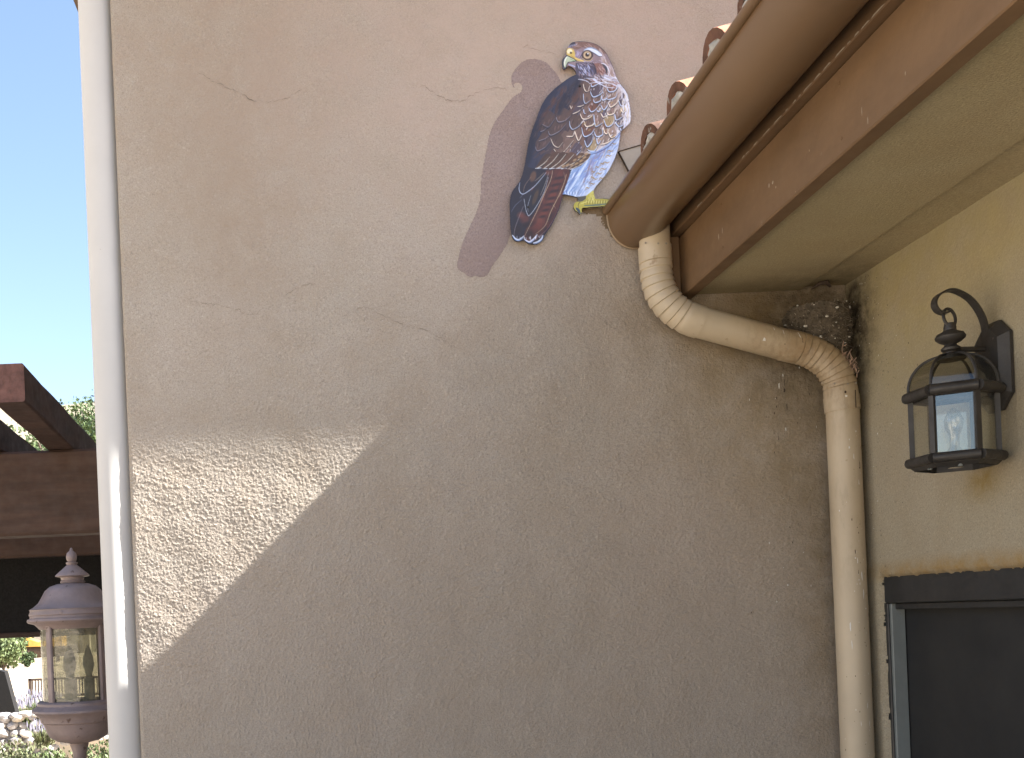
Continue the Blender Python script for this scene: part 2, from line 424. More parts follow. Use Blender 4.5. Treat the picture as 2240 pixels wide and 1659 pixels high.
def main_wall():
    xs = np.unique(np.concatenate([[XL], np.arange(XL+.0005, XL+.02, .0012), np.arange(XL+.02, .20, .0018), np.arange(.20, X2-.001, .0034), [X2]]))
    zs = np.unique(np.concatenate([np.arange(0, 1.1, .1), np.arange(1.1, 1.42, .0036), np.arange(1.42, 2.16, .0018), np.arange(2.16, 3.5, .0034), np.arange(3.5, ROOF_Z+.04, .1)]))
    X, Z = np.meshgrid(xs, zs); h = relief(X+5, Z)
    rr = .014; e = np.clip(XL+rr-X, 0, rr); back = rr-np.sqrt(np.maximum(rr*rr-e*e, 0))
    Y = -h+back
    xj = X.copy(); xj[:, 0] += (relief(Z+9, Z*0+2.2))[:, 0]*.8
    V = np.stack([xj, Y, Z], -1).reshape(-1, 3); nx, nz = len(xs), len(zs)
    i = np.arange(nx*nz).reshape(nz, nx)[:-1, :-1].ravel(); Q = np.stack([i, i+1, i+nx+1, i+nx], -1)
    # the mass of the house behind the plaster skin
    b = len(V); x0, x1, y0, y1, z0, z1_ = XL, 6.0, .012, 3.8, 0, ROOF_Z+.05
    VB = [(x0, y0, z0), (x1, y0, z0), (x1, y1, z0), (x0, y1, z0), (x0, y0, z1_), (x1, y0, z1_), (x1, y1, z1_), (x0, y1, z1_)]
    QB = np.array([(0,1,5,4), (1,2,6,5), (2,3,7,6), (3,0,4,7), (4,5,6,7)])+b
    w = mesh_np('stucco_house_wall', np.concatenate([V, VB]), np.concatenate([Q, QB]), M_W1)
    tag(w, 'broad rough tan stucco house wall facing the viewer, cracked and stained', 'wall')
    # the hawk's trompe-l'oeil shadow, painted on the plaster in mauve, following its relief
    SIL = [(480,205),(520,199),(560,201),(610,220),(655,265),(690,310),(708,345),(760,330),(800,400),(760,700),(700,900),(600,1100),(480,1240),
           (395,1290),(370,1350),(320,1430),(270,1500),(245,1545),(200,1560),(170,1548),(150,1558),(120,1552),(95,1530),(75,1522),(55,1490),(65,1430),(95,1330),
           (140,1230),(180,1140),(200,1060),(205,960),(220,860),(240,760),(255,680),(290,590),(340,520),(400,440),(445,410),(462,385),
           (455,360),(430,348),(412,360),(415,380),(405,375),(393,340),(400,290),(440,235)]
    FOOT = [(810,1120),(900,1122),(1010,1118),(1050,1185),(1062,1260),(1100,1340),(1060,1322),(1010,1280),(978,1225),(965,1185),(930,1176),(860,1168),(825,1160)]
    cx = (X[:-1, :-1]+X[1:, 1:])/2; cz = (Z[:-1, :-1]+Z[1:, 1:])/2
    def patch(name, poly, mat, wob, parent=None):
        P = [at(*z1(p), 0) for p in (spl2(poly) if wob < 2 else poly)]; pl = [(p.x, p.z) for p in P]
        jx = relief(cx*1.7+3, cz*1.7)*(wob if wob > 2 else 0); jz = relief(cx*1.7+1, cz*1.7+2)*(wob if wob > 2 else 0)
        m = inside(cx+jx, cz+jz, pl).ravel(); q = Q[:len(m)][m]
        u, inv = np.unique(q.ravel(), return_inverse=True); VV = V[u].copy(); VV[:, 1] -= .0006
        if wob < 2:                      # pull the rim of the paint onto the outline
            A = np.array(pl); B = np.roll(A, -1, 0); AB = B-A; p = VV[:, [0, 2]].astype(float)
            ou = ~inside(p[:, 0], p[:, 1], pl); pp = p[ou][:, None, :]
            k = np.clip(((pp-A)*AB).sum(-1)/((AB*AB).sum(-1)+1e-12), 0, 1); c = A+k[..., None]*AB; dd = ((pp-c)**2).sum(-1); j = dd.argmin(1)
            p[ou] = c[np.arange(len(j)), j]; VV[:, 0] = p[:, 0]; VV[:, 2] = p[:, 1]
        return mesh_np(name, VV, inv.reshape(-1, 4), mat, parent)
    M_SIL = stucco('mauve_shadow_paint', (.315, .250, .228), (.295, .240, .232), [(at(1080, 560, 0), .2, (1, 0, 1), (.27, .21, .20), .6, 12)])
    s = patch('painted_shadow', SIL, M_SIL, 1.2)
    tag(s, 'flat mauve shadow of the hawk painted on the stucco left of the bird', 'wall painting')
    M_ST = stucco('brown_patch', (.24, .175, .11), (.21, .15, .09), [])  # brown tone below the hawk's foot, next to the gutter
    patch('brown_patch', FOOT, M_ST, 4, w)
    # cracks
    def crack(pts, wd):
        pts = [at(x, y, 0) for x, y in pts]; P = []
        for a, b2 in zip(pts[:-1], pts[1:]):
            n = max(2, int((b2-a).length/.006))
            for k in range(n):
                q = a.lerp(b2, k/n); q = q+Vector((random.gauss(0, .0016), 0, random.gauss(0, .0022))); P.append(q)
        vs, fs = [], []
        for k, q in enumerate(P):
            w_ = wd*(.10+.72*random.random())*min(1, .25+4*min(k, len(P)-k)/len(P))
            y = -float(relief(np.array([q.x+5]), np.array([q.z]))[0])-.0012
            vs += [(q.x, y, q.z-w_), (q.x, y, q.z+w_)]
            if k: fs.append((2*k-2, 2*k, 2*k+1, 2*k-1))
        MB().add(vs, fs).build('crack', M_CRACK, w)
    M_CRACK = simple('crack_brown', (.19, .152, .118), 1, .4, 60, 0)  # dull brown colour of the crack lines
    crack([(428, 156), (455, 172), (500, 195), (527, 203)], .0009); crack([(527, 203), (545, 218), (566, 226)], .0019)
    crack([(582, 226), (620, 218), (655, 200), (668, 190)], .0010)
    crack([(915, 192), (928, 188), (945, 203), (985, 222), (1010, 222), (1030, 208), (1055, 198)], .0011)
    crack([(1055, 198), (1090, 192), (1115, 200)], .0007)
    crack([(1135, 230), (1160, 240)], .0012)
    crack([(400, 658), (445, 664), (480, 668), (520, 678), (545, 690), (562, 687), (580, 668)], .0008)
    crack([(620, 650), (650, 630), (672, 622), (700, 618)], .0009)
    crack([(732, 672), (760, 685), (800, 672), (835, 690), (880, 710), (930, 722), (960, 738), (990, 758), (1012, 768)], .0009)
    crack([(1080, 752), (1120, 780), (1160, 790)], .0006)
    crack([(1130, 95), (1180, 112), (1225, 122)], .0006); crack([(1350, 150), (1390, 165)], .0006)
    # bird droppings and scratches under the nest
    mw, md = MB(), MB()
    for (x, y) in [(1705, 830), (1702, 845), (1713, 822), (1714, 840), (1712, 855), (1697, 872), (1696, 890), (1695, 905), (1718, 890), (1700, 960), (1720, 940), (1640, 590), (1770, 800), (1745, 805)]:
        p = at(x+random.uniform(-3, 3), y, 0); h = random.uniform(.004, .016); w_ = random.uniform(.0012, .003)
        fleck(md if random.random() < .65 else mw, Vector((p.x, -.0036, p.z)), VX, VZ, -VY, w_*.8, h*.8)
    for _ in range(26):
        p = at(random.gauss(1720, 45), random.uniform(820, 1350), 0); h = random.uniform(.0015, .006); w_ = random.uniform(.0008, .002)
        fleck(mw if random.random() < .4 else md, Vector((p.x, -.0036, p.z)), VX, VZ, -VY, w_*.8, h*.7)
    kind(mw.build('white_droppings', M_WHITE, w), 'stuff'); kind(md.build('dark_flecks', M_DARKBIT, w), 'stuff')
    return w
W1 = main_wall()

# window opening in the side wall
WY0, WY1, WZ0, WZ1 = -1.25, -.108, .55, 1.652
def side_wall():
    ys = np.unique(np.concatenate([np.arange(-6, -1.3, .2), np.arange(-1.3, -.85, .012), np.arange(-.85, .0, .0036), [0.0]]))
    zs = np.unique(np.concatenate([np.arange(0, .9, .05), np.arange(.9, 2.56, .0036), [2.56]]))
    Y, Z = np.meshgrid(ys, zs); h = relief(Y+8, Z+3)*.6
    # rounded plaster arris round the window
    wob = relief(Y*.3+2, Z*.3+1)*2.2
    qx = np.abs(Y-(WY0+WY1)/2)-(WY1-WY0)/2; qz = np.abs(Z-(WZ0+WZ1)/2)-(WZ1-WZ0)/2
    R = .014; a = np.maximum(qx+R, 0); b = np.maximum(qz+R, 0)
    d = np.sqrt(a*a+b*b)+np.minimum(np.maximum(qx+R, qz+R), 0)-R+wob
    rr = .018; e = np.clip(rr-d, 0, rr*1.0); back = rr-np.sqrt(np.maximum(rr*rr-e*e, 0))
    X = X2-h+back
    V = np.stack([X, Y, Z], -1).reshape(-1, 3); ny, nz = len(ys), len(zs)
    i = np.arange(ny*nz).reshape(nz, ny)[:-1, :-1].ravel(); Q = np.stack([i+1, i, i+ny, i+ny+1], -1)
    keep = (d.ravel()[Q] > -.0036).all(1); Q = Q[keep]
    b0 = len(V); x0 = X2+.12
    VB = [(x0, -6, 0), (6, -6, 0), (6, -.02, 0), (x0, -.02, 0), (x0, -6, 2.6), (6, -6, 2.6), (6, -.02, 2.6), (x0, -.02, 2.6)]
    QB = np.array([(0,1,5,4), (1,2,6,5), (2,3,7,6), (3,0,4,7), (4,5,6,7)])+b0
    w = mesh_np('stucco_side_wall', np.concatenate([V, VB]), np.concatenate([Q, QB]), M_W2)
    tag(w, 'ochre stucco side wall carrying the black lantern and the dark window', 'wall')
    # soot and droppings speckled near the corner
    mw, md = MB(), MB()
    for _ in range(330):
        y = -abs(random.gauss(0, .11))-.015; z = random.choice([random.gauss(2.32, .16), random.uniform(1.5, 2.5)])
        if z > 2.5: continue
        r = random.uniform(.0005, .0015); st = random.uniform(1, 3.0)
        m = md if random.random() < .88 else mw
        fleck(m, Vector((X2-.0034, y, z)), -VY, VZ, -VX, r, r*st)
    kind(md.build('dark_flecks', M_DARKBIT, w), 'stuff'); kind(mw.build('white_droppings', M_WHITE, w), 'stuff')
side_wall()

# ------------------------------------------------------------------ upper roof overhead (casts the horizontal shade edge)
t = thing('upper_roof', (2.5, 1.6, ROOF_Z), 'brown eave corner of the upper roof behind the top of the pale downspout', 'roof')
MB().box(-.80, 6.6, -.338, 4.3, ROOF_Z+.03, ROOF_Z+.10).build('soffit', M_SOF, t)
MB().box(-.83, 6.6, -.368, -.338, ROOF_Z, ROOF_Z+.20).build('fascia', M_TRIM, t)
MB().box(-.83, -.80, -.337, 4.3, ROOF_Z, ROOF_Z+.20).build('fascia', M_TRIM, t)
MB().add([(-.86, -.37, ROOF_Z+.205), (6.6, -.37, ROOF_Z+.205), (6.6, 4.35, ROOF_Z+.205), (-.86, 4.35, ROOF_Z+.205), (1.6, 1.8, ROOF_Z+.9), (6.6, 1.8, ROOF_Z+.9)],
         [(3, 2, 1, 0), (0, 1, 5, 4), (2, 3, 4, 5), (3, 0, 4), (1, 2, 5)]).build('roof_covering', M_TILE2, t)

# ------------------------------------------------------------------ porch roof: fascia, soffit, tiles
SLOPE = .25; YN = -6.0
t = thing('porch_roof', (3, -3, 2.5), 'low tiled porch roof with brown fascia and ochre soffit, upper right', 'roof')
MB().box(1.085, 1.126, YN, -.006, 2.484, 2.655, bev=.003).build('fascia', M_TRIM, t)
MB().box(1.062, 1.126, YN, -.006, 2.658, 2.80, bev=.003).build('upper_fascia', M_TRIM, t)
MB().box(1.052, 1.084, -.05, -.004, 2.470, 2.656, bev=.002).build('fascia_end_block', M_TRIM, t)
def chips():                             # flaked paint along the board joint, scuffs on the fascia
    m = MB(); y = -.25
    while y > -2.2:
        l = random.uniform(.006, .05); dens = 1.0 if -1.15 < y < -.55 else .45
        if random.random() < dens: m.add([(1.0612, y, 2.6585), (1.0612, y-l, 2.6588), (1.0608, y-l*.8, 2.6588+random.uniform(.0012, .0036)), (1.0608, y-l*.2, 2.6588+random.uniform(.0008, .003))], [(0, 1, 2, 3)])
        y -= l+random.uniform(.0, .03)
    for (px, py, w, h) in [(1690, 400, .004, .005), (1682, 406, .0025, .007), (1697, 410, .002, .003), (1885, 245, .0012, .012), (1898, 262, .0012, .010), (1580, 505, .002, .010), (1572, 520, .002, .012), (1770, 330, .0015, .003), (1650, 300, .001, .002), (1980, 160, .0015, .006), (1740, 420, .001, .002)]:
        p = atX(px, py, 1.0845); fleck(m, Vector((1.0846, p.y, p.z)), -VY, VZ, -VX, w, h)
    kind(m.build('flaked_paint', M_FLAKE, t), 'stuff')
M_FLAKE = simple('bare_primer', (.40, .33, .25), .8, .25, 60, .2, 100)
chips()
for y in (-.35, -.95, -1.55, -2.15):
    for z in (2.515, 2.625): MB().tube([(1.0852, y, z), (1.0836, y, z)], .0032, 8).build('nail_head', M_TRIM, t)
def soffit():
    ys = np.linspace(YN, -.004, 240); xs = np.linspace(1.127, 1.449, 60)
    mb = MB(); mb.box(1.127, 1.449, YN, -.004, 2.500, 2.53, bev=.004)
    mb.box(1.452, X2+.02, YN, -.004, 2.511, 2.535)
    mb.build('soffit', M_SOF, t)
soffit()
MB().add([(.955, YN, 2.80), (.955, -.01, 2.80), (5.6, -.01, 2.80+SLOPE*4.65), (5.6, YN, 2.80+SLOPE*4.65), (1.05, YN, 2.79), (1.05, -.01, 2.79), (5.6, -.01, 2.60), (5.6, YN, 2.60)],
         [(0, 1, 2, 3), (0, 4, 5, 1), (4, 7, 6, 5), (3, 2, 6, 7), (0, 3, 7, 4), (1, 5, 6, 2)]).build('roof_deck', M_TILE2, t)
def tile_mesh(up, mat, r0=.082, r1=.070, L=.46, th=.020, name='tile'):
    vs, fs = [], []; n = 12; nl = 5
    for side in (0, 1):
        for l in range(nl):
            k = l/(nl-1); r = (r0+(r1-r0)*k)-(th if side else 0); x = L*k
            for i in range(n+1):
                a = math.pi*i/n; z = r*math.sin(a)*1.12
                vs.append((x, -r*math.cos(a), z*(1 if up else -1)+(0 if up else .02)))
    B = nl*(n+1)
    for l in range(nl-1):
        for i in range(n):
            a = l*(n+1)+i; fs += [(a, a+1, a+n+2, a+n+1), (B+a, B+a+n+1, B+a+n+2, B+a+1)]
    for i in range(n):
        fs += [(i, B+i, B+i+1, i+1)]
        a = (nl-1)*(n+1)+i; fs += [(a, a+1, B+a+1, B+a)]
    for l in range(nl-1):
        a = l*(n+1); fs += [(a, a+n+1, B+a+n+1, B+a)]; a += n; fs += [(a, B+a, B+a+n+1, a+n+1)]
    me = bpy.data.meshes.new(name); me.from_pydata(vs, [], fs); me.polygons.foreach_set('use_smooth', [True]*len(fs)); me.materials.append(mat); me.materials.append(M_TILE2)
    e0 = 2*(nl-1)*n
    for i in range(n): me.polygons[e0+2*i].material_index = 1
    import bmesh
    bm = bmesh.new(); bm.from_mesh(me); bmesh.ops.recalc_face_normals(bm, faces=bm.faces[:]); bm.to_mesh(me); bm.free()
    me.set_sharp_from_angle(angle=math.radians(40)); me.update()
    return me
def lump(r, seed, sub=2, amp=.25, sq=(1, 1, 1)):
    import bmesh
    bm = bmesh.new(); bmesh.ops.create_icosphere(bm, subdivisions=sub, radius=r); R = random.Random(seed)
    ph = [R.uniform(0, 6.3) for _ in range(6)]; fq = [R.uniform(1.5, 4.5)/r for _ in range(6)]
    for v in bm.verts:
        c = v.co; k = 1+amp*(math.sin(c.x*fq[0]+ph[0])+math.sin(c.y*fq[1]+ph[1])+math.sin(c.z*fq[2]+ph[2]))/2
        v.co = Vector((c.x*k*sq[0], c.y*k*sq[1], c.z*k*sq[2]))
    return bm
def bm_obj(bm, name, mat, parent=None, smooth=True):
    me = bpy.data.meshes.new(name); bm.to_mesh(me); bm.free(); me.polygons.foreach_set('use_smooth', [smooth]*len(me.polygons)); me.materials.append(mat)
    return new_obj(name, me, parent)
TM = [tile_mesh(True, M_TILE), tile_mesh(True, M_TILE2)]; PM = tile_mesh(False, M_TILE2, .085, .095)
def mortar_mesh(seed):
    R = random.Random(seed); vs, fs = [], []; n = 14
    for l, (x, k) in enumerate([(.010, .96), (-.004, .80), (.004, .60), (.05, .42)]):
        for i in range(n+1):
            a = math.pi*i/n; r = .068*k*(1+R.uniform(-.07, .07)); vs.append((x+R.uniform(-.005, .005), -r*math.cos(a), r*math.sin(a)*1.12))
    for l in range(3):
        for i in range(n): a = l*(n+1)+i; fs.append((a, a+n+1, a+n+2, a+1))
    me = bpy.data.meshes.new('mortar'); me.from_pydata(vs, [], fs); me.polygons.foreach_set('use_smooth', [True]*len(fs)); me.materials.append(M_MORT); me.update(); return me
MO = [mortar_mesh(i) for i in range(3)]
tilt = math.atan(SLOPE)
def place(name, me, loc, parent, rot=(0, 0, 0)):
    o = new_obj(name, me, parent); o.location = loc; o.rotation_euler = rot; return o
for k in range(12):
    y = -.324-.2115*k
    for c in range(3):
        o = place('roof_tile', TM[1 if (k*7+c*3) % 3 == 0 else 0], (.93+c*.38+random.uniform(-.006, .006), y+random.uniform(-.006, .006), 2.758+c*.38*SLOPE+.004*c), t,
                  (random.uniform(-.04, .04), -tilt, random.uniform(-.025, .025)))
        if c == 0:
            p = new_obj('mortar', MO[k % 3], o); p.matrix_parent_inverse = Matrix.Identity(4)
for k in range(13):
    y = -.324+.106-.2115*k
    for c in range(2): place('pan_tile', PM, (.955+c*.38, y, 2.775+c*.38*SLOPE), t, (0, -tilt, 0))
fl = [at(1352, 336, 0), at(1412, 318, 0)]
p0, p1 = fl; dr = (p1-p0).normalized(); p1 = p0+dr*1.6
MB().prism([(p.x, -.004, p.z) for p in (p0, p0+Vector((.045, 0, -.095)), p1+Vector((.03, 0, -.095)), p1)], (0, -.006, 0)).build('wall_flashing', M_FLASH, t)
MB().prism([(p.x, -.004, p.z) for p in (p0+Vector((-.003, 0, .0012)), p1+Vector((0, 0, .0016)), p1+Vector((0, 0, -.0005)), p0+Vector((-.002, 0, -.0008)))], (0, -.0085, 0)).build('flashing_edge', M_DARKBIT, t)
MB().prism([(p.x, -.004, p.z) for p in (p0+Vector((-.0018, 0, 0)), p0+Vector((0, 0, 0)), p0+Vector((.045, 0, -.095)), p0+Vector((.0432, 0, -.096)))], (0, -.0075, 0)).build('flashing_edge', M_DARKBIT, t)

# ------------------------------------------------------------------ gutter
t = thing('rain_gutter', (.97, -3, 2.64), 'long brown half-round rain gutter running along the tiled eave', 'gutter')
GY0, GY1 = YN, -.012
def gutter_profile(off=0):
    pr = []
    for i in range(29):
        a = math.pi*i/28; c = -math.cos(a)
        x = .975+c*(.083-off); z = 2.752-math.sin(a)**.8*(.112-off)
        pr.append((x, z))
    return pr
def sweep_y(pr, y0, y1, n=40):
    vs, fs = [], []; ys = [y0+(y1-y0)*i/n for i in range(n+1)]; m = len(pr)
    for y in ys:
        for (x, z) in pr: vs.append((x, y, z))
    for i in range(n):
        for k in range(m-1): a = i*m+k; fs.append((a, a+1, a+m+1, a+m))
    return vs, fs
mb = MB(); v, f = sweep_y(gutter_profile(), GY0, GY1); mb.add(v, f, True); v, f = sweep_y(gutter_profile(.0025)[::-1], GY0, GY1); mb.add(v, f, True)
mb.build('trough', M_GUT, t)
MB().tube([(.8895, GY0, 2.752), (.8895, GY1, 2.752)], .0125, 16).build('front_bead', M_GUT, t)
pr = gutter_profile(-.0012)
MB().prism([(x, GY1+.001, z) for x, z in pr], (0, .005, 0)).build('end_cap', M_GUT, t)
MB().tube([(x, GY1+.0015, z) for x, z in gutter_profile(-.0005)], .0032, 6).build('end_seam', simple('seam_tan', (.30, .22, .14), .6, .2, 40, .2), t)
for y in (-.9, -1.8, -2.7): MB().box(.89, 1.06, y-.012, y+.012, 2.748, 2.752).build('hanger', M_GUT, t)

# ------------------------------------------------------------------ downspouts
def arc_pts(a, c, b, n):                # quadratic bend
    return [a*(1-k)**2+c*2*k*(1-k)+b*k*k for k in [i/(n-1) for i in range(n)]]
def pipe(path, r, mat, name, parent, seg=32): return MB().tube(path, r, seg).build(name, mat, parent)
PYY = -.068; RP = .0455
q = lambda x, y: at(x, y, PYY)
t = thing('curved_downspout', q(1873, 1659), 'cream round downspout bending from the gutter into the corner', 'downspout')
pA, pB = q(1431, 485), q(1432, 541); pC = q(1435, 590); pD = q(1532, 706)
pE = q(1716, 755); pF = q(1748, 762); pG = q(1838, 848); pH = q(1843, 900); pI = q(1887, 1900)
pipe([pA, pA.lerp(pB, .5), pB], [RP*.93]*3, M_PIPE, 'outlet', t)
def crimped(path, r, n, depth, name):
    # ridged elbow: resample densely, radius pinched toward each crimp
    seg = [0.0]
    for a, b in zip(path[:-1], path[1:]): seg.append(seg[-1]+(b-a).length)
    L = seg[-1]; out, rad = [], []; m = 150; lo, hi = .16, .88
    for i in range(m+1):
        s = L*i/m; k = max(j for j in range(len(seg)) if seg[j] <= s+1e-9); k = min(k, len(path)-2)
        u = (s-seg[k])/max(seg[k+1]-seg[k], 1e-9); out.append(path[k].lerp(path[k+1], u))
        w = i/m; rr = r
        if lo < w < hi:
            ph = (w-lo)/(hi-lo)*n % 1.0; rr = r*(1-depth*(1-ph)**2*min(1, (w-lo)*14, (hi-w)*14)) if ph > .12 else r*(1-depth*.75)
        rad.append(rr)
    return pipe(out, rad, M_PIPE, name, t, 36)
e1 = [pB, pB.lerp(pC, .5)]+arc_pts(pC, q(1438, 680), pD, 14)
crimped(e1, RP, 9, .095, 'crimped_elbow')
pipe([pD.lerp(pE, -.03), pD.lerp(pE, .5), pE], RP*.955, M_PIPE, 'offset_pipe', t)
e2 = [pE.lerp(pF, -.1), pF]+arc_pts(pF, q(1826, 783), pG, 14)[1:]+[pH.lerp(pG, .3)]
crimped(e2, RP*.99, 10, .09, 'crimped_elbow')
pipe([pH.lerp(pG, .62), pH], RP*1.03, M_PIPE, 'coupling', t)
pipe([pH.lerp(pI, -.01), pI], RP*.965, M_PIPE, 'lower_pipe', t)
MB().box(pH.x+.013, pH.x+.0145, PYY-.048, PYY-.046, pH.z, pH.z+.05).build('seam', M_DARKBIT, t)
for (x, y) in ((1404, 541), (1428, 546), (1446, 545), (1812, 846), (1836, 848), (1856, 846)):
    c = q(x, y); o_ = max(-.9, min(.9, (x-(1431 if y < 700 else 1838))/38)); c = Vector((c.x, PYY-RP*1.0*math.sqrt(1-o_*o_)-.0005, c.z))
    MB().tube([c, c+Vector((0, -.0016, 0))], .0028, 8).build('rivet', M_FLASH, t)
mw, md = MB(), MB()
def on_pipe(x, y, h, w, m, lift=.0008):
    p = q(x, y); d = (pI-pH).normalized() if y > 850 else (pE-pD).normalized()
    # nearest point on the axis
    a = pH if y > 850 else pD; s = (p-a).dot(d); ax = a+d*s; o = p-ax; dist = max(-.93, min(.93, o.dot(Vector((0, 1, 0)).cross(d).normalized())/RP))
    side = Vector((0, 1, 0)).cross(d).normalized(); n = side*dist+Vector((0, -1, 0))*math.sqrt(1-dist*dist)
    c = ax+n*(RP*1.035 if 850 < y < 905 else RP*.972)+n*lift; dn = Vector((0, 0, -1)); dn = (dn-n*dn.dot(n)).normalized(); sd = n.cross(dn)
    fleck(m, c, sd, dn, n, w*.8, h*.85)
for (x, y, h, w, k) in [(1832, 865, .006, .004, 1), (1833, 874, .004, .005, 0), (1865, 1022, .016, .0018, 1), (1862, 1060, .012, .002, 0), (1858, 1230, .014, .002, 0), (1868, 1262, .02, .003, 0), (1872, 1300, .02, .002, 0),
                        (1853, 1210, .010, .0017, 1), (1853, 1223, .003, .003, 0), (1860, 1255, .010, .001, 1), (1845, 1370, .022, .0026, 0), (1848, 1410, .02, .002, 0), (1878, 1332, .003, .003, 0), (1888, 1345, .008, .002, 1),
                        (1855, 950, .004, .003, 0), (1840, 985, .005, .003, 0), (1880, 1540, .012, .001, 0), (1885, 1580, .014, .001, 0), (1866, 1580, .01, .001, 0), (1850, 1005, .012, .002, 0), (1700, 735, .010, .002, 0), (1680, 728, .008, .002, 0), (1658, 752, .007, .006, 0),
                        (1735, 740, .018, .0028, 0), (1740, 755, .012, .0015, 1), (1714, 724, .004, .002, 1), (1694, 722, .008, .0013, 1), (1702, 762, .003, .002, 1), (1600, 700, .003, .002, 0), (1825, 1120, .004, .002, 0), (1846, 1140, .006, .0015, 1)]:
    on_pipe(x, y, h, w, md if k else mw)
for _ in range(55): on_pipe(random.gauss(1866, 14), random.uniform(910, 1650), random.uniform(.001, .005), random.uniform(.0007, .0016), mw if random.random() < .6 else md)
kind(mw.build('white_droppings', M_WHITE, t), 'stuff'); kind(md.build('dark_flecks', M_DARKBIT, t), 'stuff')

t = thing('straight_downspout', (-.5815, .0525, 0), 'pale straight downspout on the left corner of the house', 'downspout')
pipe([(-.5815, .0525, 0), (-.5815, .0525, 2), (-.5815, .0525, 3.98)], .0500, M_PIPEW, 'pipe', t, 48)
for z in (.6, 3.72): MB().lathe([(.0515, z), (.0515, z+.03)], -.5815, .0525, 32, caps=False).build('strap', M_PIPEW, t)

# ------------------------------------------------------------------ swallow nest
t = thing('mud_nest', NEST, 'crumbling grey mud nest with white droppings wedged above the downspout bend', 'nest')
def nest():
    n0 = at(1722, 705, -.05); n1 = at(1852, 745, -.05); mb = MB(); n = 34; m = 16; vs, fs = [], []
    for j in range(m+1):
        for i in range(n+1):
            a = math.pi*i/n; kz = j/m
            rx = .090*(1-.40*kz**2.2); ry = .098*(1-.38*kz**2)
            x = NEST.x+.012-rx*math.cos(a)+.028*kz; y = -.006-ry*math.sin(a)
            z = at(1790, 672, -.05).z-.135*kz-(.022*(1-kz) if i < 6 else 0)*(1-i/6)
            r = .0042*float(relief(np.array([x*1.0+4+y*2]), np.array([z+y*3]))[0])/.0011
            vs.append((x+r*math.cos(a)*-.6, y-r*math.sin(a)*.8, z+random.gauss(0, .0012)))
    for j in range(m):
        for i in range(n): a = j*(n+1)+i; fs.append((a+n+1, a+n+2, a+1, a))
    top = len(vs); vs.append((NEST.x+.01, -.03, at(1790, 685, -.05).z))
    for i in range(n): fs.append((top, i, i+1))
    mb.add(vs, fs, True).build('mud_cup', M_MUD, t)
    pel = MB(); wh = MB()
    base = lump(1, 5, 1, .2); bv = [v.co.copy() for v in base.verts]; bf = [tuple(v.index for v in f.verts) for f in base.faces]; base.free()
    for _ in range(420):
        j = random.randint(0, m); i = random.randint(1, n-1); p = Vector(vs[j*(n+1)+i]); s = random.uniform(.0018, .0055)
        kx, kz2 = random.uniform(.6, 1.9), random.uniform(.4, 1.1)
        (wh if random.random() < .05 else pel).add([p+Vector((v.x*s*kx, v.y*s*.8, v.z*s*kz2)) for v in bv], bf, True)
    for _ in range(60):
        p = at(random.uniform(1745, 1850), 668+random.gauss(0, 5), -.05); p.y = -random.uniform(.0, .075); s = random.uniform(.0015, .004)
        (wh if random.random() < .4 else pel).add([p+Vector((v.x*s, v.y*s, v.z*s)) for v in bv], bf, True)
    kind(pel.build('mud_pellets', M_MUD, t), 'stuff'); kind(wh.build('droppings', M_WHITE, t), 'stuff')
    tw = MB()
    fb = MB()
    for _ in range(170):
        j = random.randint(0, m); i = random.randint(2, n-2); p = Vector(vs[j*(n+1)+i])+Vector((0, -.002, 0)); d = Vector((random.gauss(0, 1), random.gauss(0, .3), random.gauss(0, .55))).normalized()*random.uniform(.005, .016)
        fb.tube([p-d, p+Vector((0, -.003, random.gauss(0, .002))), p+d], random.uniform(.0004, .0011), 4)
    kind(fb.build('nest_fibres', simple('nest_fibre', (.17, .145, .11), .95, .4, 60, 0), t), 'stuff')
    for _ in range(70):
        k = random.random(); c = at(1838+k*32, 770+k*45+random.gauss(0, 9), -.09); c.y = -random.uniform(.05, .115)
        d = Vector((random.gauss(0, .5), random.gauss(0, .4), random.gauss(0, 1))).normalized()*random.uniform(.006, .018)
        tw.tube([c-d, c+Vector((random.gauss(0, .003), random.gauss(0, .003), 0)), c+d], random.uniform(.0006, .0016), 5)
    kind(tw.build('straw_scraps', M_PINKBIT, t), 'stuff')
    cob = MB()
    for _ in range(40):
        c = at(random.uniform(1840, 1868), random.uniform(680, 800), -.02); d = Vector((random.gauss(0, .2), random.gauss(0, .3), random.gauss(0, 1))).normalized()*random.uniform(.004, .014)
        cob.tube([c-d, c+d], random.uniform(.0006, .002), 5)
    kind(cob.build('dark_scraps', M_DARKBIT, t), 'stuff')
nest()
# small dark scrap on the soffit edge
c = at(1790, 628, -.02)
tag(MB().tube([c+Vector((-.03, -.02, -.012)), c+Vector((-.012, -.03, 0)), c+Vector((.008, -.035, .002)), c+Vector((.02, -.03, -.010))], [.002, .006, .007, .003], 8).build('mud_scrap', M_DARKBIT), 'small dark crescent of mud stuck under the soffit above the nest', 'mud')

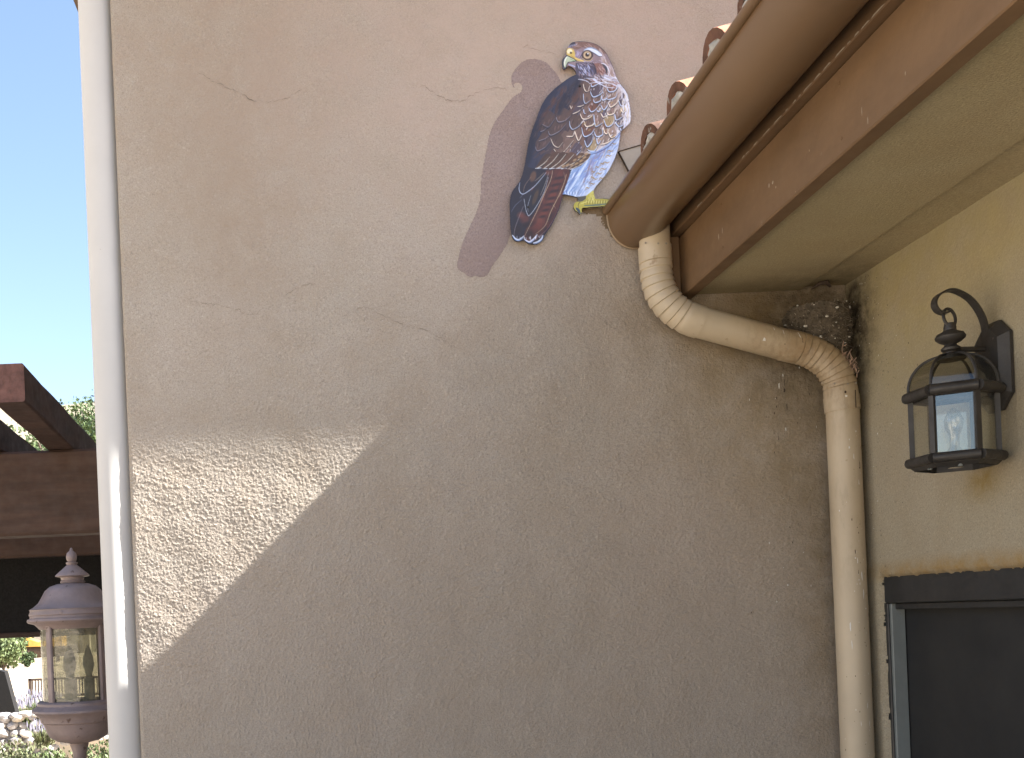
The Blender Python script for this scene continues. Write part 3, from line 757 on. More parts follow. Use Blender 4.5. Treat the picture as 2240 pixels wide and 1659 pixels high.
# ------------------------------------------------------------------ window in the side wall
t = thing('side_window', (X2, (WY0+WY1)/2, WZ0), 'dark screened window in the ochre wall below the lantern', 'window')
a, b = WY0+.004, WY1-.002
MB().box(X2+.016, X2+.10, a, b, WZ1-.072, WZ1+.006, bev=.003).build('head_frame', M_FRAME, t)
MB().box(X2+.016, X2+.10, b-.014, b+.006, WZ0, WZ1-.0725, bev=.002).build('side_frame', M_FRAME, t)
MB().box(X2+.016, X2+.10, a-.006, a+.03, WZ0, WZ1-.0725, bev=.002).build('side_frame', M_FRAME, t)
MB().box(X2+.016, X2+.10, a, b, WZ0-.01, WZ0+.05, bev=.002).build('sill_frame', M_FRAME, t)
MB().box(X2+.020, X2+.058, b-.026, b-.0145, WZ0+.05, WZ1-.0735, bev=.002).build('screen_track', M_JAMB, t)
MB().box(X2+.030, X2+.075, a+.03, b-.0265, WZ1-.090, WZ1-.0732, bev=.002).build('screen_rail', M_FRAME, t)
MB().box(X2+.060, X2+.063, a+.03, b-.0145, WZ0+.05, WZ1-.0902).build('insect_screen', M_SCREEN, t)
MB().box(X2+.0645, X2+.0885, -.70, -.66, WZ0+.05, WZ1-.0902, bev=.002).build('meeting_stile', M_FRAME, t)
MB().box(X2+.09, X2+.094, a+.03, b-.0145, WZ0+.05, WZ1-.0902).build('pane', glass('window_glass', (.35, .36, .36), .02, .01), t)

# ------------------------------------------------------------------ wall lantern
LY = -.648; LX = 1.474
t = thing('wall_lantern', (LX, LY, 1.89), 'black six-sided coach lantern hanging from a scroll arm on the ochre wall', 'lantern')
A0 = math.radians(0)          # hexagon corner angle: a face looks along -x
def hexr(r_flat): return r_flat/math.cos(math.pi/6)
def hexprof(mb, prof, smooth=False, caps=True): mb.lathe([(hexr(r), z) for r, z in prof], LX, LY, 6, math.radians(30), smooth, caps); return mb
def hexrib(mb, r, z, rad):
    pts = [Vector((LX+hexr(r)*math.cos(math.radians(30+60*k)), LY+hexr(r)*math.sin(math.radians(30+60*k)), z)) for k in range(6)]
    for k in range(6): mb.tube([pts[k], pts[(k+1) % 6]], rad, 12)
zB, zT = 1.905, 2.045
# bottom rim: rolled rail and recessed skirt
mb = MB(); hexrib(mb, .079, zB, .0115); mb.build('bottom_rail', M_IRON, t)
mb = MB(); hexprof(mb, [(.070, zB-.020), (.077, zB-.012), (.077, zB)], caps=False); hexprof(mb, [(.062, zB-.020), (.062, zB)], caps=False); mb.build('bottom_skirt', M_IRON, t)
mb = MB(); hexrib(mb, .079, zT+.012, .0125); mb.build('top_rail', M_IRON, t)
mb = MB(); hexprof(mb, [(.066, zT+.000), (.083, zT+.008), (.080, zT+.022), (.074, zT+.026)], caps=False); mb.build('top_collar', M_IRON, t)
for k in range(6):
    a = math.radians(30+60*k); r = hexr(.073); x, y = LX+r*math.cos(a), LY+r*math.sin(a)
    MB().box(x-.0055, x+.0055, y-.0055, y+.0055, zB+.008, zT+.004, rot=Matrix.Rotation(a, 3, 'Z')).build('corner_post', M_IRON, t)
    a1 = math.radians(90+60*k); r2 = hexr(.0715)
    pA_ = Vector((LX+r2*math.cos(a), LY+r2*math.sin(a), 0)); pB_ = Vector((LX+r2*math.cos(a1), LY+r2*math.sin(a1), 0))
    d = (pB_-pA_).normalized()*.005; n = Vector((math.cos((a+a1)/2), math.sin((a+a1)/2), 0))*.0018
    pa, pb = pA_+d, pB_-d; z0, z1_ = Vector((0, 0, zB+.008)), Vector((0, 0, zT+.003))
    MB().prism([pa+z0, pb+z0, pb+z1_, pa+z1_], n).build('pane', M_GLASS, t)
# dome: curved panes and ribs
zD = zT+.026; HD = .074
def dome(u): return (.076*math.cos(u*math.pi/2*.93)**.75, zD+HD*math.sin(u*math.pi/2*.93))
for k in range(6):
    a, a1 = math.radians(30+60*k), math.radians(90+60*k); vs, fs = [], []; n = 9
    for i in range(n):
        r, z = dome(i/(n-1)); r = hexr(r-.002)
        vs += [(LX+r*math.cos(a), LY+r*math.sin(a), z), (LX+r*math.cos(a1), LY+r*math.sin(a1), z)]
        if i: fs.append((2*i-2, 2*i-1, 2*i+1, 2*i))
    MB().add(vs, fs, True).build('dome_pane', M_GLASS2, t)
    MB().tube([Vector((LX+hexr(dome(i/10)[0])*math.cos(a), LY+hexr(dome(i/10)[0])*math.sin(a), dome(i/10)[1])) for i in range(11)], .0032, 8).build('dome_rib', M_IRON, t)
zt = zD+HD
MB().lathe([(.030, zt-.012), (.030, zt-.004), (.018, zt+.001), (.013, zt+.004), (.013, zt+.006), (.019, zt+.010), (.020, zt+.015), (.013, zt+.021), (.012, zt+.024), (.022, zt+.029), (.030, zt+.036), (.031, zt+.041), (.027, zt+.048), (.016, zt+.053), (.013, zt+.056), (.013, zt+.062), (.011, zt+.072), (.004, zt+.074)], LX, LY, 28).build('finial', M_IRON, t)
ring = [Vector((LX, LY, zt+.085))+Vector((math.cos(2*math.pi*i/28)*.013, math.sin(2*math.pi*i/28)*.006, math.sin(2*math.pi*i/28)*.022)) for i in range(28)]
MB().tube(ring, .0034, 8, closed=True).build('hanging_ring', M_IRON, t)
# scroll arm: a flat strap from the backplate up, over and curling down to the ring
zs0 = zt+.022
pts = []
bx = X2-.020
ctrl = [(bx-.006, zs0-.01), (bx-.004, zs0+.02), (bx-.012, zs0+.062), (bx-.035, zs0+.100), (bx-.065, zs0+.121), (LX-.002, zs0+.125), (LX-.026, zs0+.113), (LX-.034, zs0+.095), (LX-.026, zs0+.079), (LX-.010, zs0+.073), (LX+.002, zs0+.079)]
def catmull(P, n=8):
    P = [P[0]]+list(P)+[P[-1]]; out = []
    for i in range(1, len(P)-2):
        p0, p1, p2, p3 = [np.array(p, float) for p in P[i-1:i+3]]
        for k in range(n):
            u = k/n; out.append(tuple(.5*((2*p1)+(-p0+p2)*u+(2*p0-5*p1+4*p2-p3)*u*u+(-p0+3*p1-3*p2+p3)*u**3)))
    out.append(tuple(P[-1])); return out
cp = catmull(ctrl); vs, fs = [], []
for i, (x, z) in enumerate(cp):
    x2, z2 = cp[min(i+1, len(cp)-1)]; x1, z1_ = cp[max(i-1, 0)]; tx, tz = x2-x1, z2-z1_; l = math.hypot(tx, tz) or 1; nx, nz = -tz/l*.0022, tx/l*.0022
    w = .011-.002*i/len(cp)
    vs += [(x+nx, LY-w, z+nz), (x+nx, LY+w, z+nz), (x-nx, LY+w, z-nz), (x-nx, LY-w, z-nz)]
    if i:
        for k in range(4): fs.append((4*i-4+k, 4*i-4+(k+1) % 4, 4*i+(k+1) % 4, 4*i+k))
m_ = len(cp)-1; fs += [(3, 2, 1, 0), (4*m_, 4*m_+1, 4*m_+2, 4*m_+3)]
MB().add(vs, fs).build('scroll_arm', M_IRON, t)
MB().tube([(LX, LY, zt+.012), (X2-.02, LY, zt+.010)], .0062, 10).build('support_rod', M_IRON, t)
# backplate: elongated octagon with chamfered border
def octo(x, hw, hh, c, zc): return [(x, LY-hw, zc-hh+c), (x, LY-hw+c, zc-hh), (x, LY+hw-c, zc-hh), (x, LY+hw, zc-hh+c), (x, LY+hw, zc+hh-c), (x, LY+hw-c, zc+hh), (x, LY-hw+c, zc+hh), (x, LY-hw, zc+hh-c)]
zc = 2.112; r1, r2, r3, r4 = octo(X2-.003, .058, .102, .034, zc), octo(X2-.010, .058, .102, .034, zc), octo(X2-.026, .040, .084, .024, zc), octo(X2-.030, .020, .05, .012, zc)
fs = [(i, 8+i, 8+(i+1) % 8, (i+1) % 8) for i in range(8)]+[(8+i, 16+i, 16+(i+1) % 8, 8+(i+1) % 8) for i in range(8)]+[(16+i, 24+i, 24+(i+1) % 8, 16+(i+1) % 8) for i in range(8)]+[tuple(range(24, 32))]
MB().add(r1+r2+r3+r4, fs).build('backplate', M_IRON, t)
MB().lathe([(.016, zB-.018), (.016, zB+.02), (.010, zB+.03), (.010, zB+.055), (.017, zB+.07), (.020, zB+.09), (.012, zB+.11), (.003, zB+.118)], LX, LY, 14).build('bulb', glass('bulb_glass', (.9, .9, .9), .10, .05), t)
for dx, dy in ((-.028, -.062), (-.066, -.012)): MB().tube([(LX+dx, LY+dy, zB-.012), (LX+dx, LY+dy, zB-.022)], .005, 8).build('thumb_nut', M_JAMB, t)

# ------------------------------------------------------------------ post lantern in front of the pergola
PLX, PLY = -.792, .36
t = thing('post_lantern', (PLX, PLY, 0), 'mauve-brown round post lantern with seedy glass beside the pale downspout', 'lantern')
L = lambda prof, name, mat=M_PATINA, seg=40: MB().lathe(prof, PLX, PLY, seg).build(name, mat, t)
L([(.001, 1.868), (.004, 1.866), (.006, 1.858), (.015, 1.850), (.018, 1.838), (.016, 1.828), (.012, 1.822), (.019, 1.820), (.019, 1.816), (.016, 1.812), (.024, 1.805), (.040, 1.791), (.054, 1.779), (.055, 1.775), (.038, 1.771), (.036, 1.762), (.040, 1.757), (.037, 1.750), (.030, 1.745)][::-1], 'finial')
L([(.142, 1.668), (.128, 1.676), (.112, 1.690), (.101, 1.708), (.090, 1.728), (.074, 1.742), (.050, 1.750), (.02, 1.753)], 'dome_cap')
L([(.110, 1.604), (.118, 1.612), (.126, 1.620), (.146, 1.626), (.150, 1.631), (.148, 1.638), (.141, 1.640), (.140, 1.648), (.143, 1.650), (.143, 1.654), (.139, 1.662), (.140, 1.668)], 'top_band')
L([(.12, 1.372), (.128, 1.366), (.129, 1.358), (.136, 1.352), (.146, 1.344), (.147, 1.338), (.134, 1.330), (.122, 1.316), (.119, 1.304), (.113, 1.300)][::-1], 'bottom_band')
L([(.114, 1.302), (.108, 1.290), (.102, 1.270), (.090, 1.252), (.070, 1.240), (.04, 1.233), (.024, 1.228)][::-1], 'bowl')
L([(.022, 1.10), (.022, 1.20), (.030, 1.224), (.030, 1.231)], 'stem')
L([(.075, 0), (.075, 1.13), (.082, 1.135), (.082, 1.148), (.022, 1.152)], 'post', M_PATINA, 28)
cang = math.atan2(-DIST-PLY, -PLX)
for k in range(4):
    a = cang+math.radians(-44+90*k); x, y = PLX+.114*math.cos(a), PLY+.114*math.sin(a)
    MB().box(x-.006, x+.006, y-.011, y+.011, 1.360, 1.622, rot=Matrix.Rotation(a, 3, 'Z'), bev=.003).build('glazing_bar', M_PATINA, t)
    vs, fs = [], []; n = 13; b0, b1 = a+math.radians(5), a+math.radians(85)
    for i in range(n):
        b = b0+(b1-b0)*i/(n-1); vs += [(PLX+.109*math.cos(b), PLY+.109*math.sin(b), 1.362), (PLX+.109*math.cos(b), PLY+.109*math.sin(b), 1.614)]
        if i: fs.append((2*i-2, 2*i, 2*i+1, 2*i-1))
    MB().add(vs, fs, True).build('pane', M_SEEDY, t)
    a2 = a+math.radians(28)
    MB().lathe([(.0, 0), (.006, 0), (.006, .004), (.0, .006)], 0, 0, 10).build('screw', M_PATINA, t).matrix_basis = Matrix.Translation((PLX+.139*math.cos(a2), PLY+.139*math.sin(a2), 1.656)) @ Matrix.Rotation(a2, 4, 'Z') @ Matrix.Rotation(math.pi/2, 4, 'Y')
for k in range(3):
    a = cang+math.radians(-35+120*k); x, y = PLX+.04*math.cos(a), PLY+.04*math.sin(a)
    MB().lathe([(.017, 1.36), (.017, 1.44), (.010, 1.443), (.012, 1.46), (.019, 1.485), (.016, 1.51), (.006, 1.54), (.001, 1.55)], x, y, 14).build('candle_bulb', M_BULB, t)

# ------------------------------------------------------------------ pergola
t = thing('pergola', (-2, 2, 0), 'dark redwood pergola with heavy beams left of the house', 'pergola')
DROP = .064
def rafter(xr):
    y0, y1 = .80, 3.45; zt0 = 2.592; h = .142; w = .12
    vs = []
    for y in (y0, y1):
        dz = -DROP*(y-y0)
        for (x, z) in ((xr-w, zt0-h), (xr, zt0-h), (xr, zt0), (xr-w, zt0)): vs.append(Vector((x, y, z+dz)))
    b = .010; mb = MB(); n = 40
    # rounded-corner section swept along the drop, slightly uneven like weathered timber
    sec = []
    for (cx, cz, a0) in ((w-b, b, -90), (w-b, h-b, 0), (b, h-b, 90), (b, b, 180)):
        for i in range(4):
            a = math.radians(a0+30*i); sec.append((xr-w+cx+b*math.cos(a), cz+b*math.sin(a)))
    R = random.Random(int(xr*1000)); ph = [R.uniform(0, 6) for _ in range(4)]
    vs = []
    for i in range(n+1):
        y = y0+(y1-y0)*i/n
        for k, (x, z) in enumerate(sec):
            vs.append((x+.0016*math.sin(y*9+ph[k % 4]), y, zt0-h+z-DROP*(y-y0)+.0016*math.sin(y*13+ph[(k+1) % 4])))
    m = len(sec)
    mb.add(vs, [(i*m+k, i*m+(k+1) % m, (i+1)*m+(k+1) % m, (i+1)*m+k) for i in range(n) for k in range(m)], False)
    o = mb.build('rafter', M_WOOD, t)
    MB().prism([(x, y0, zt0-h+z) for x, z in sec], (0, .002, 0)).build('cut_end', M_END, o)
    MB().prism([(x, y1, zt0-h+z-DROP*(y1-y0)) for x, z in sec], (0, .002, 0)).build('cut_end', M_END, o)
for k in range(7): rafter(-1.043-.315*k)
MB().box(-3.6, XL-.012, 1.54, 1.68, 2.025, 2.398, bev=.012).build('cross_beam', M_WOODX, t)
MB().box(-3.6, XL-.012, 3.05, 3.17, 2.04, 2.302, bev=.012).build('cross_beam', M_WOODX, t)
for y in (1.61, 3.11): MB().box(-3.45, -3.28, y-.07, y+.07, 0, 2.035, bev=.01).build('post', M_WOOD, t)
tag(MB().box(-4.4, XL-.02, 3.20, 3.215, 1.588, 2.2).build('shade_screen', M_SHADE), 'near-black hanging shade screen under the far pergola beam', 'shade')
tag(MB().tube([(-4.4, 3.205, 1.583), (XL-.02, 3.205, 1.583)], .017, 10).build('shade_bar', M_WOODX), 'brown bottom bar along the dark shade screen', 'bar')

# ------------------------------------------------------------------ garden behind
def leaves(name, mat, parent, n, center, rad, size, seed, clumps=14, up=0.0, elong=1.7, shell=.5):
    g = np.random.default_rng(seed); cc = g.normal(size=(clumps, 3)); cc /= np.linalg.norm(cc, axis=1)[:, None]; cc *= g.uniform(.35, .85, (clumps, 1))
    k = g.integers(0, clumps, n); d = g.normal(size=(n, 3)); d /= np.linalg.norm(d, axis=1)[:, None]
    P = cc[k]+d*(g.uniform(shell, 1, (n, 1))**.6)*g.uniform(.25, .48, (clumps, 1))[k]
    P = P*np.array(rad)+np.array(center)
    A = g.normal(size=(n, 3)); A[:, 2] += up*3; A /= np.linalg.norm(A, axis=1)[:, None]; B = np.cross(A, g.normal(size=(n, 3))); B /= np.linalg.norm(B, axis=1)[:, None]
    s = size*g.uniform(.6, 1.3, (n, 1)); a = A*s*elong; b = B*s*.5
    V = np.stack([P-a*.5, P+b, P+a*.5, P-b], 1).reshape(-1, 3); Q = np.arange(4*n).reshape(n, 4)
    return mesh_np(name, V, Q, mat, parent, smooth=False)
def tree(x, y, z0, h, r, label, seed, mats=(0, 3), n=5000):
    t = thing('garden_tree', (x, y, z0), label, 'tree', 'trees on the slope'); R = random.Random(seed)
    mb = MB(); mb.tube([(x, y, z0-.5), (x+.1, y, z0+h*.25), (x, y+.1, z0+h*.5), (x+.1, y, z0+h*.75)], [h*.045, h*.035, h*.025, h*.01], 8)
    for k in range(7):
        a = R.uniform(0, 6.3); e = Vector((math.cos(a)*r*.6, math.sin(a)*r*.6, h*R.uniform(.55, .8))); mb.tube([(x, y, z0+h*.35), Vector((x, y, z0))+e*.55+Vector((0, 0, h*.1)), Vector((x, y, z0))+e], [h*.022, h*.014, h*.005], 6)
    mb.build('trunk', M_BARK, t)
    leaves('crown', M_LEAF[mats[0]], t, n, (x, y, z0+h*.66), (r, r, h*.42), r*.032, seed, 30)
    leaves('inner_crown', M_LEAF[mats[1]], t, n//2, (x, y, z0+h*.60), (r*.8, r*.8, h*.36), r*.05, seed+1, 18)
p = at(168, 930, 44); tree(p.x, 44, 2.0, 10.6, 3.4, 'round green tree between the rafter and the pale downspout', 11, n=11000)
p = at(40, 945, 50); tree(p.x, 50, 2.0, 10.4, 4.2, 'green tree glimpsed in the gap between two pergola rafters', 12)
def shrub(name, px, py, Y, rx, rz, label, cat, seed, mats, n=1800, size=.05, group=None, up=0.2, zb=None):
    p = at(px, py, Y); t = thing(name, (p.x, Y, p.z), label, cat, group)
    mb = MB(); R = random.Random(seed)
    for k in range(9):
        a = R.uniform(0, 6.3); q2 = R.uniform(.2, .8); mb.tube([(p.x, Y, p.z), (p.x+rx*.5*math.cos(a)*q2, Y+rx*.5*math.sin(a)*q2, p.z+rz*.7), (p.x+rx*math.cos(a)*q2, Y+rx*math.sin(a)*q2, p.z+rz*1.6)], [rx*.03, rx*.02, rx*.006], 5)
    mb.build('stems', M_BARK, t)
    leaves('foliage', M_LEAF[mats[0]], t, n, (p.x, Y, p.z+rz), (rx, rx, rz), size, seed, 16, up)
    leaves('bright_foliage', M_LEAF[mats[1]], t, n//2, (p.x-.1*rx, Y, p.z+rz*1.1), (rx, rx, rz), size, seed+50, 14, up)
    return t
shrub('garden_bush', 8, 1468, 40, 1.05, .78, 'round green bush beyond the pergola at the left edge', 'bush', 21, (1, 2), 2600, .10)
shrub('garden_bush', 62, 1462, 43, .35, .38, 'small dark bush below the dark log in the garden', 'bush', 22, (3, 0), 700, .08)
shrub('garden_bush', 20, 1418, 52, 1.1, .5, 'dark bush behind the round green bush', 'bush', 23, (3, 3), 1200, .12)  # darkest leaf green for both foliage layers
# raised bed behind the stone wall
kind(MB().box(-6, -1.5, 8.0, 10.6, -.2, .46, bev=.05).build('planting_bed', M_EARTH), 'structure')
def lavender(px, Y, zb, h, w, label, seed, n=60, grp='lavender clumps behind the stone wall'):
    p = at(px, 1540, Y); t = thing('lavender_plant', (p.x, Y, zb), label, 'lavender', grp); R = random.Random(seed); st, fl = MB(), MB()
    for _ in range(n):
        a = R.uniform(0, 6.3); l = R.random()**.5*w; e = Vector((p.x+math.cos(a)*l*1.7, Y+math.sin(a)*l*1.7, zb+h*R.uniform(.7, 1.05))); b = Vector((p.x+math.cos(a)*l*.5, Y+math.sin(a)*l*.5, zb))
        st.tube([b, b.lerp(e, .6)+Vector((0, 0, .02)), e], [.004, .003, .002], 4, caps=False); fl.tube([e, e+Vector((0, 0, .03)), e+Vector((.002, 0, .065))], [.006, .009, .002], 5)
    kind(st.build('stalks', M_LEAF[2], t), 'stuff'); kind(fl.build('flower_spikes', M_LAV, t), 'stuff')
    leaves('foliage', M_LEAF[4], t, 900, (p.x, Y, zb+h*.35), (w*1.3, w*1.3, h*.38), .02, seed, 10, .8, 3)
lavender(48, 9.4, .45, .30, .13, 'lavender clump nearest the dark leaning timber', 31)
lavender(72, 9.3, .45, .34, .15, 'lavender clump behind the top of the stone wall, left of the lantern', 32)
lavender(98, 9.5, .45, .38, .16, 'lavender clump half hidden behind the post lantern', 33)
lavender(92, 7.4, .42, .22, .12, 'dark lavender under the curved sweep of the stone wall', 34, 40)
# dry-stone wall with a curved sweep
t = thing('stone_wall', (-2.6, 7.8, 0), 'curved grey fieldstone garden wall at the lower left', 'stone wall')
SM = [lump(1, s, 2, .16, (1, .8, .72)) for s in range(6)]; SME = []
for i, bm in enumerate(SM):
    me = bpy.data.meshes.new('stone'); bm.to_mesh(me); bm.free(); me.materials.append(M_STONE[i % 4]); SME.append(me)
R = random.Random(5); n_st = 0
for row in range(9):
    x = -3.75+R.uniform(0, .06)
    while x < -1.85:
        s = R.uniform(.045, .085); top = .74-.10*max(0, (x+3.0))**1.2-.05*abs(x+3.05); low = 0 if x < -2.82 else .04+.0*x
        z = .05+row*.083+R.uniform(-.012, .012)
        px_, pz_ = x, z
        arch = x > -2.80 and z < top-.26+.08*(x+2.8) and z > .22
        if z < top and not arch:
            o = place('stone', SME[R.randint(0, 5)], (x+s, 7.75+R.uniform(-.03, .03), z), t, (R.uniform(-.4, .4), R.uniform(-.5, .5), R.uniform(-.5, .5))); o.scale = (s*1.05, s*1.2, s*.92); n_st += 1
        x += 2*s*.92
MB().box(-3.8, -2.83, 7.74, 7.80, 0, .60).build('mortar_core', M_STONE[3], t)
cap = []
for i in range(15):
    x = -3.8+i*.12; cap.append(Vector((x, 7.75, .735-.10*max(0, (x+3.0))**1.2-.05*abs(x+3.05))))
for q3 in cap:
    o = place('coping_stone', SME[R.randint(0, 5)], (q3.x, q3.y, q3.z+R.uniform(-.01, .01)), t, (R.uniform(-.2, .2), R.uniform(-.15, .15), R.uniform(-.3, .3))); o.scale = (R.uniform(.07, .09), .09, R.uniform(.045, .06))
for k, (px_, py_, r_, lab) in enumerate([(20, 1668, .26, 'pale green foreground plant at the bottom left corner'), (72, 1668, .24, 'pale green foreground plant left of the lantern stem'), (118, 1660, .20, 'leafy foreground plant under the lantern bowl'), (222, 1660, .22, 'green plant showing between the lantern stem and the downspout')]):
    shrub('garden_plant', px_, py_+100, 5.6+.15*k, r_, .28, lab, 'plant', 41+k, (2, 4) if k < 2 else (1, 2), 1500, .020, 'plants in front of the stone wall', .7)
# slatted bench
p = at(62, 1485, 12.4); bx0 = p.x; zt_ = p.z
t = thing('garden_bench', (bx0+.6, 12.4, 0), 'dark slatted garden bench in the sun beyond the lavender', 'bench')
MB().box(bx0, bx0+1.3, 12.38, 12.42, zt_-.035, zt_, bev=.005).build('top_rail', M_BENCH, t)
MB().box(bx0+.04, bx0+1.26, 12.385, 12.415, zt_-.29, zt_-.25, bev=.005).build('lower_rail', M_BENCH, t)
for k in range(28): MB().box(bx0+.05+k*.044, bx0+.05+k*.044+.016, 12.39, 12.41, zt_-.25, zt_-.035).build('slat', M_BENCH, t)
MB().box(bx0, bx0+1.3, 11.95, 12.37, zt_-.46, zt_-.42, bev=.005).build('seat', M_BENCH, t)
for x in (bx0, bx0+1.26):
    for y in (11.96, 12.38): MB().box(x, x+.04, y, y+.04, 0, zt_ if y > 12 else zt_-.42).build('leg', M_BENCH, t)
# leaning timber, log, pale wall
a, b, c, d = at(-14, 1464, 8.6), at(10, 1470, 8.6), at(31, 1548, 8.6), at(-14, 1548, 8.6)
c, d = c+(c-b)*.7, d+(d-a)*.7
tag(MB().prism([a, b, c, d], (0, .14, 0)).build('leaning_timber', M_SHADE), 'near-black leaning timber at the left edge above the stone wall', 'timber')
p = at(46, 1428, 50)
t = thing('log', (p.x, 50, .2), 'dark log with a pale cut end and yellow cover beyond the bush', 'log')
r_ = 12*53/F*1.15
MB().tube([(p.x, 50, p.z-.02), (p.x+.4, 50.05, p.z), (p.x+2.2, 50.2, p.z+.05)], r_, 16).build('trunk', M_BENCH, t)
MB().lathe([(.0, 0), (r_*.35, 0), (r_*.35, .05), (0, .06)], 0, 0, 12).build('cut_end', M_STONE[0], t).matrix_basis = Matrix.Translation((p.x-.02, 49.93, p.z-.02)) @ Matrix.Rotation(math.pi/2, 4, 'X')
MB().add([(p.x-.05, 49.7, p.z+r_*.9), (p.x+.35, 49.7, p.z+r_*2.3), (p.x+1.0, 49.7, p.z+r_*1.5), (p.x+2.2, 49.7, p.z+r_*2.4), (p.x-.05, 50.7, p.z+r_*.9), (p.x+.35, 50.7, p.z+r_*2.3), (p.x+1.0, 50.7, p.z+r_*1.5), (p.x+2.2, 50.7, p.z+r_*2.4), (p.x+2.2, 49.7, p.z+r_*.8), (p.x+2.2, 50.7, p.z+r_*.8)],
         [(0, 1, 5, 4), (1, 2, 6, 5), (2, 3, 7, 6), (0, 8, 3, 2, 1), (4, 5, 6, 7, 9), (0, 4, 9, 8), (3, 8, 9, 7)]).build('yellow_cover', M_YEL, t)
for x in (p.x+.3, p.x+1.8): MB().box(x, x+.15, 49.95, 50.15, 0, p.z-r_*.7).build('trestle', M_BENCH, t)
p = at(44, 1400, 56)
tag(MB().box(p.x, p.x+4, 56, 56.3, p.z-.9, p.z+.28, bev=.03).build('low_wall', M_FLASH), 'low pale wall far beyond the log in the garden', 'wall')

# ------------------------------------------------------------------ the painted hawk (flat cut-out board with brushwork)
OX, OY, CW, CH = 340, 80, 820, 1290
cv = np.zeros((CH, CW, 3)); cv[:] = (34, 38, 58)
GX, GY = np.meshgrid(np.arange(CW)+OX+.5, np.arange(CH)+OY+.5)
def spl(P, n=8, closed=False):
    if closed: P = list(P); P = [P[-1]]+P+[P[0], P[1]]; return [q for q in catmull(P, n)][n:-n]
    return catmull(P, n)
def box_of(P, pad):
    P = np.asarray(P, float); x0, y0 = P.min(0)-pad; x1, y1 = P.max(0)+pad
    return max(0, int(x0-OX)), min(CW, int(x1-OX)+2), max(0, int(y0-OY)), min(CH, int(y1-OY)+2)
CLIP = None
def blend(sl, a, col):
    if CLIP is not None: a = a*CLIP[sl]
    cv[sl] = cv[sl]*(1-a[..., None])+np.asarray(col, float)*a[..., None]
def fill(P, col, alpha=1.):
    x0, x1, y0, y1 = box_of(P, 1)
    if x1 <= x0 or y1 <= y0: return
    sl = (slice(y0, y1), slice(x0, x1)); blend(sl, inside(GX[sl], GY[sl], P)*alpha, col)
def stroke(P, w, col, alpha=1., taper=True, smooth=True, soft=1.2):
    P = np.asarray(catmull(P, 5) if smooth and len(P) > 2 else P, float); x0, x1, y0, y1 = box_of(P, w+3)
    if x1 <= x0 or y1 <= y0: return
    sl = (slice(y0, y1), slice(x0, x1)); X, Y = GX[sl], GY[sl]; best = np.full(X.shape, -1e9); n = len(P)-1
    for i in range(n):
        ax, ay = P[i]; bx, by = P[i+1]; dx, dy = bx-ax, by-ay; L2 = dx*dx+dy*dy+1e-9
        u = np.clip(((X-ax)*dx+(Y-ay)*dy)/L2, 0, 1); dist = np.hypot(X-ax-u*dx, Y-ay-u*dy); s = (i+u)/n
        ww = w*(.35+.65*np.sin(np.pi*np.clip(s*.9+.08, 0, 1))) if taper else w
        best = np.maximum(best, ww/2-dist)
    blend(sl, np.clip(best/soft+.5, 0, 1)*alpha, col)
def blob(x, y, rx, ry, col, alpha=1., rot=0, soft=.5):
    R_ = max(rx, ry)*1.6; x0, x1, y0, y1 = box_of([(x, y)], R_)
    if x1 <= x0 or y1 <= y0: return
    sl = (slice(y0, y1), slice(x0, x1)); c, s = math.cos(rot), math.sin(rot); X, Y = GX[sl]-x, GY[sl]-y
    d = np.hypot((X*c+Y*s)/rx, (-X*s+Y*c)/ry); blend(sl, np.clip((1-d)/soft+.5, 0, 1)*alpha, col)
R = random.Random(3)
def hatch(n, poly, ang, ln, w, cols, alpha=.7, spread=.25, curve=0.):
    xs = [p[0] for p in poly]; ys = [p[1] for p in poly]; k = 0; g = 0
    while k < n and g < n*20:
        g += 1; x, y = R.uniform(min(xs), max(xs)), R.uniform(min(ys), max(ys))
        if not inside(np.array([x]), np.array([y]), poly)[0]: continue
        a = (ang(x, y) if callable(ang) else ang)+R.gauss(0, spread); l = ln*R.uniform(.5, 1.3); c = R.choice(cols); k += 1
        stroke([(x, y), (x+math.cos(a)*l/2-math.sin(a)*curve*l, y+math.sin(a)*l/2+math.cos(a)*curve*l), (x+math.cos(a)*l, y+math.sin(a)*l)], w*R.uniform(.6, 1.3), c, alpha*R.uniform(.5, 1))
OUT = [(790,95),(830,93),(890,100),(940,122),(980,160),(1005,205),(1030,260),(1050,318),(1075,360),(1100,390),(1118,425),(1128,480),(1136,540),(1132,590),(1110,620),(1075,648),
       (1068,690),(1058,750),(1035,820),(1000,890),(960,945),(920,990),(905,1020),(912,1058),(922,1072),(960,1070),(1003,1075),(1006,1095),(985,1112),(900,1118),(860,1122),(834,1126),(831,1150),(825,1164),(810,1150),(795,1140),(785,1118),(790,1098),(806,1086),(814,1070),(800,1056),
       (760,1046),(718,1040),(708,1070),(692,1130),(670,1180),(640,1240),(604,1290),(592,1320),(562,1345),(530,1350),(500,1342),(474,1326),(440,1332),(415,1325),(400,1300),(392,1240),(388,1150),(388,1080),(400,1030),(430,985),(448,960),
       (470,900),(485,830),(500,740),(520,660),(545,590),(575,510),(610,445),(660,390),(710,350),(760,315),(800,297),(800,282),(790,262),(772,247),(756,241),(738,245),(729,262),(716,250),(712,225),(718,195),(734,172),(738,150),(748,125),(765,103)]
WING = [(800,297),(760,315),(710,350),(660,390),(610,445),(575,510),(545,590),(520,660),(500,740),(485,830),(500,872),(545,882),(620,885),(700,884),(770,888),(830,862),(875,820),(892,790),(880,775),(930,772),(1000,727),(1075,648),(1110,620),(1140,590),(1140,540),(1132,480),(1122,425),(1104,390),(1078,360),(1050,314),(980,296),(900,300)]
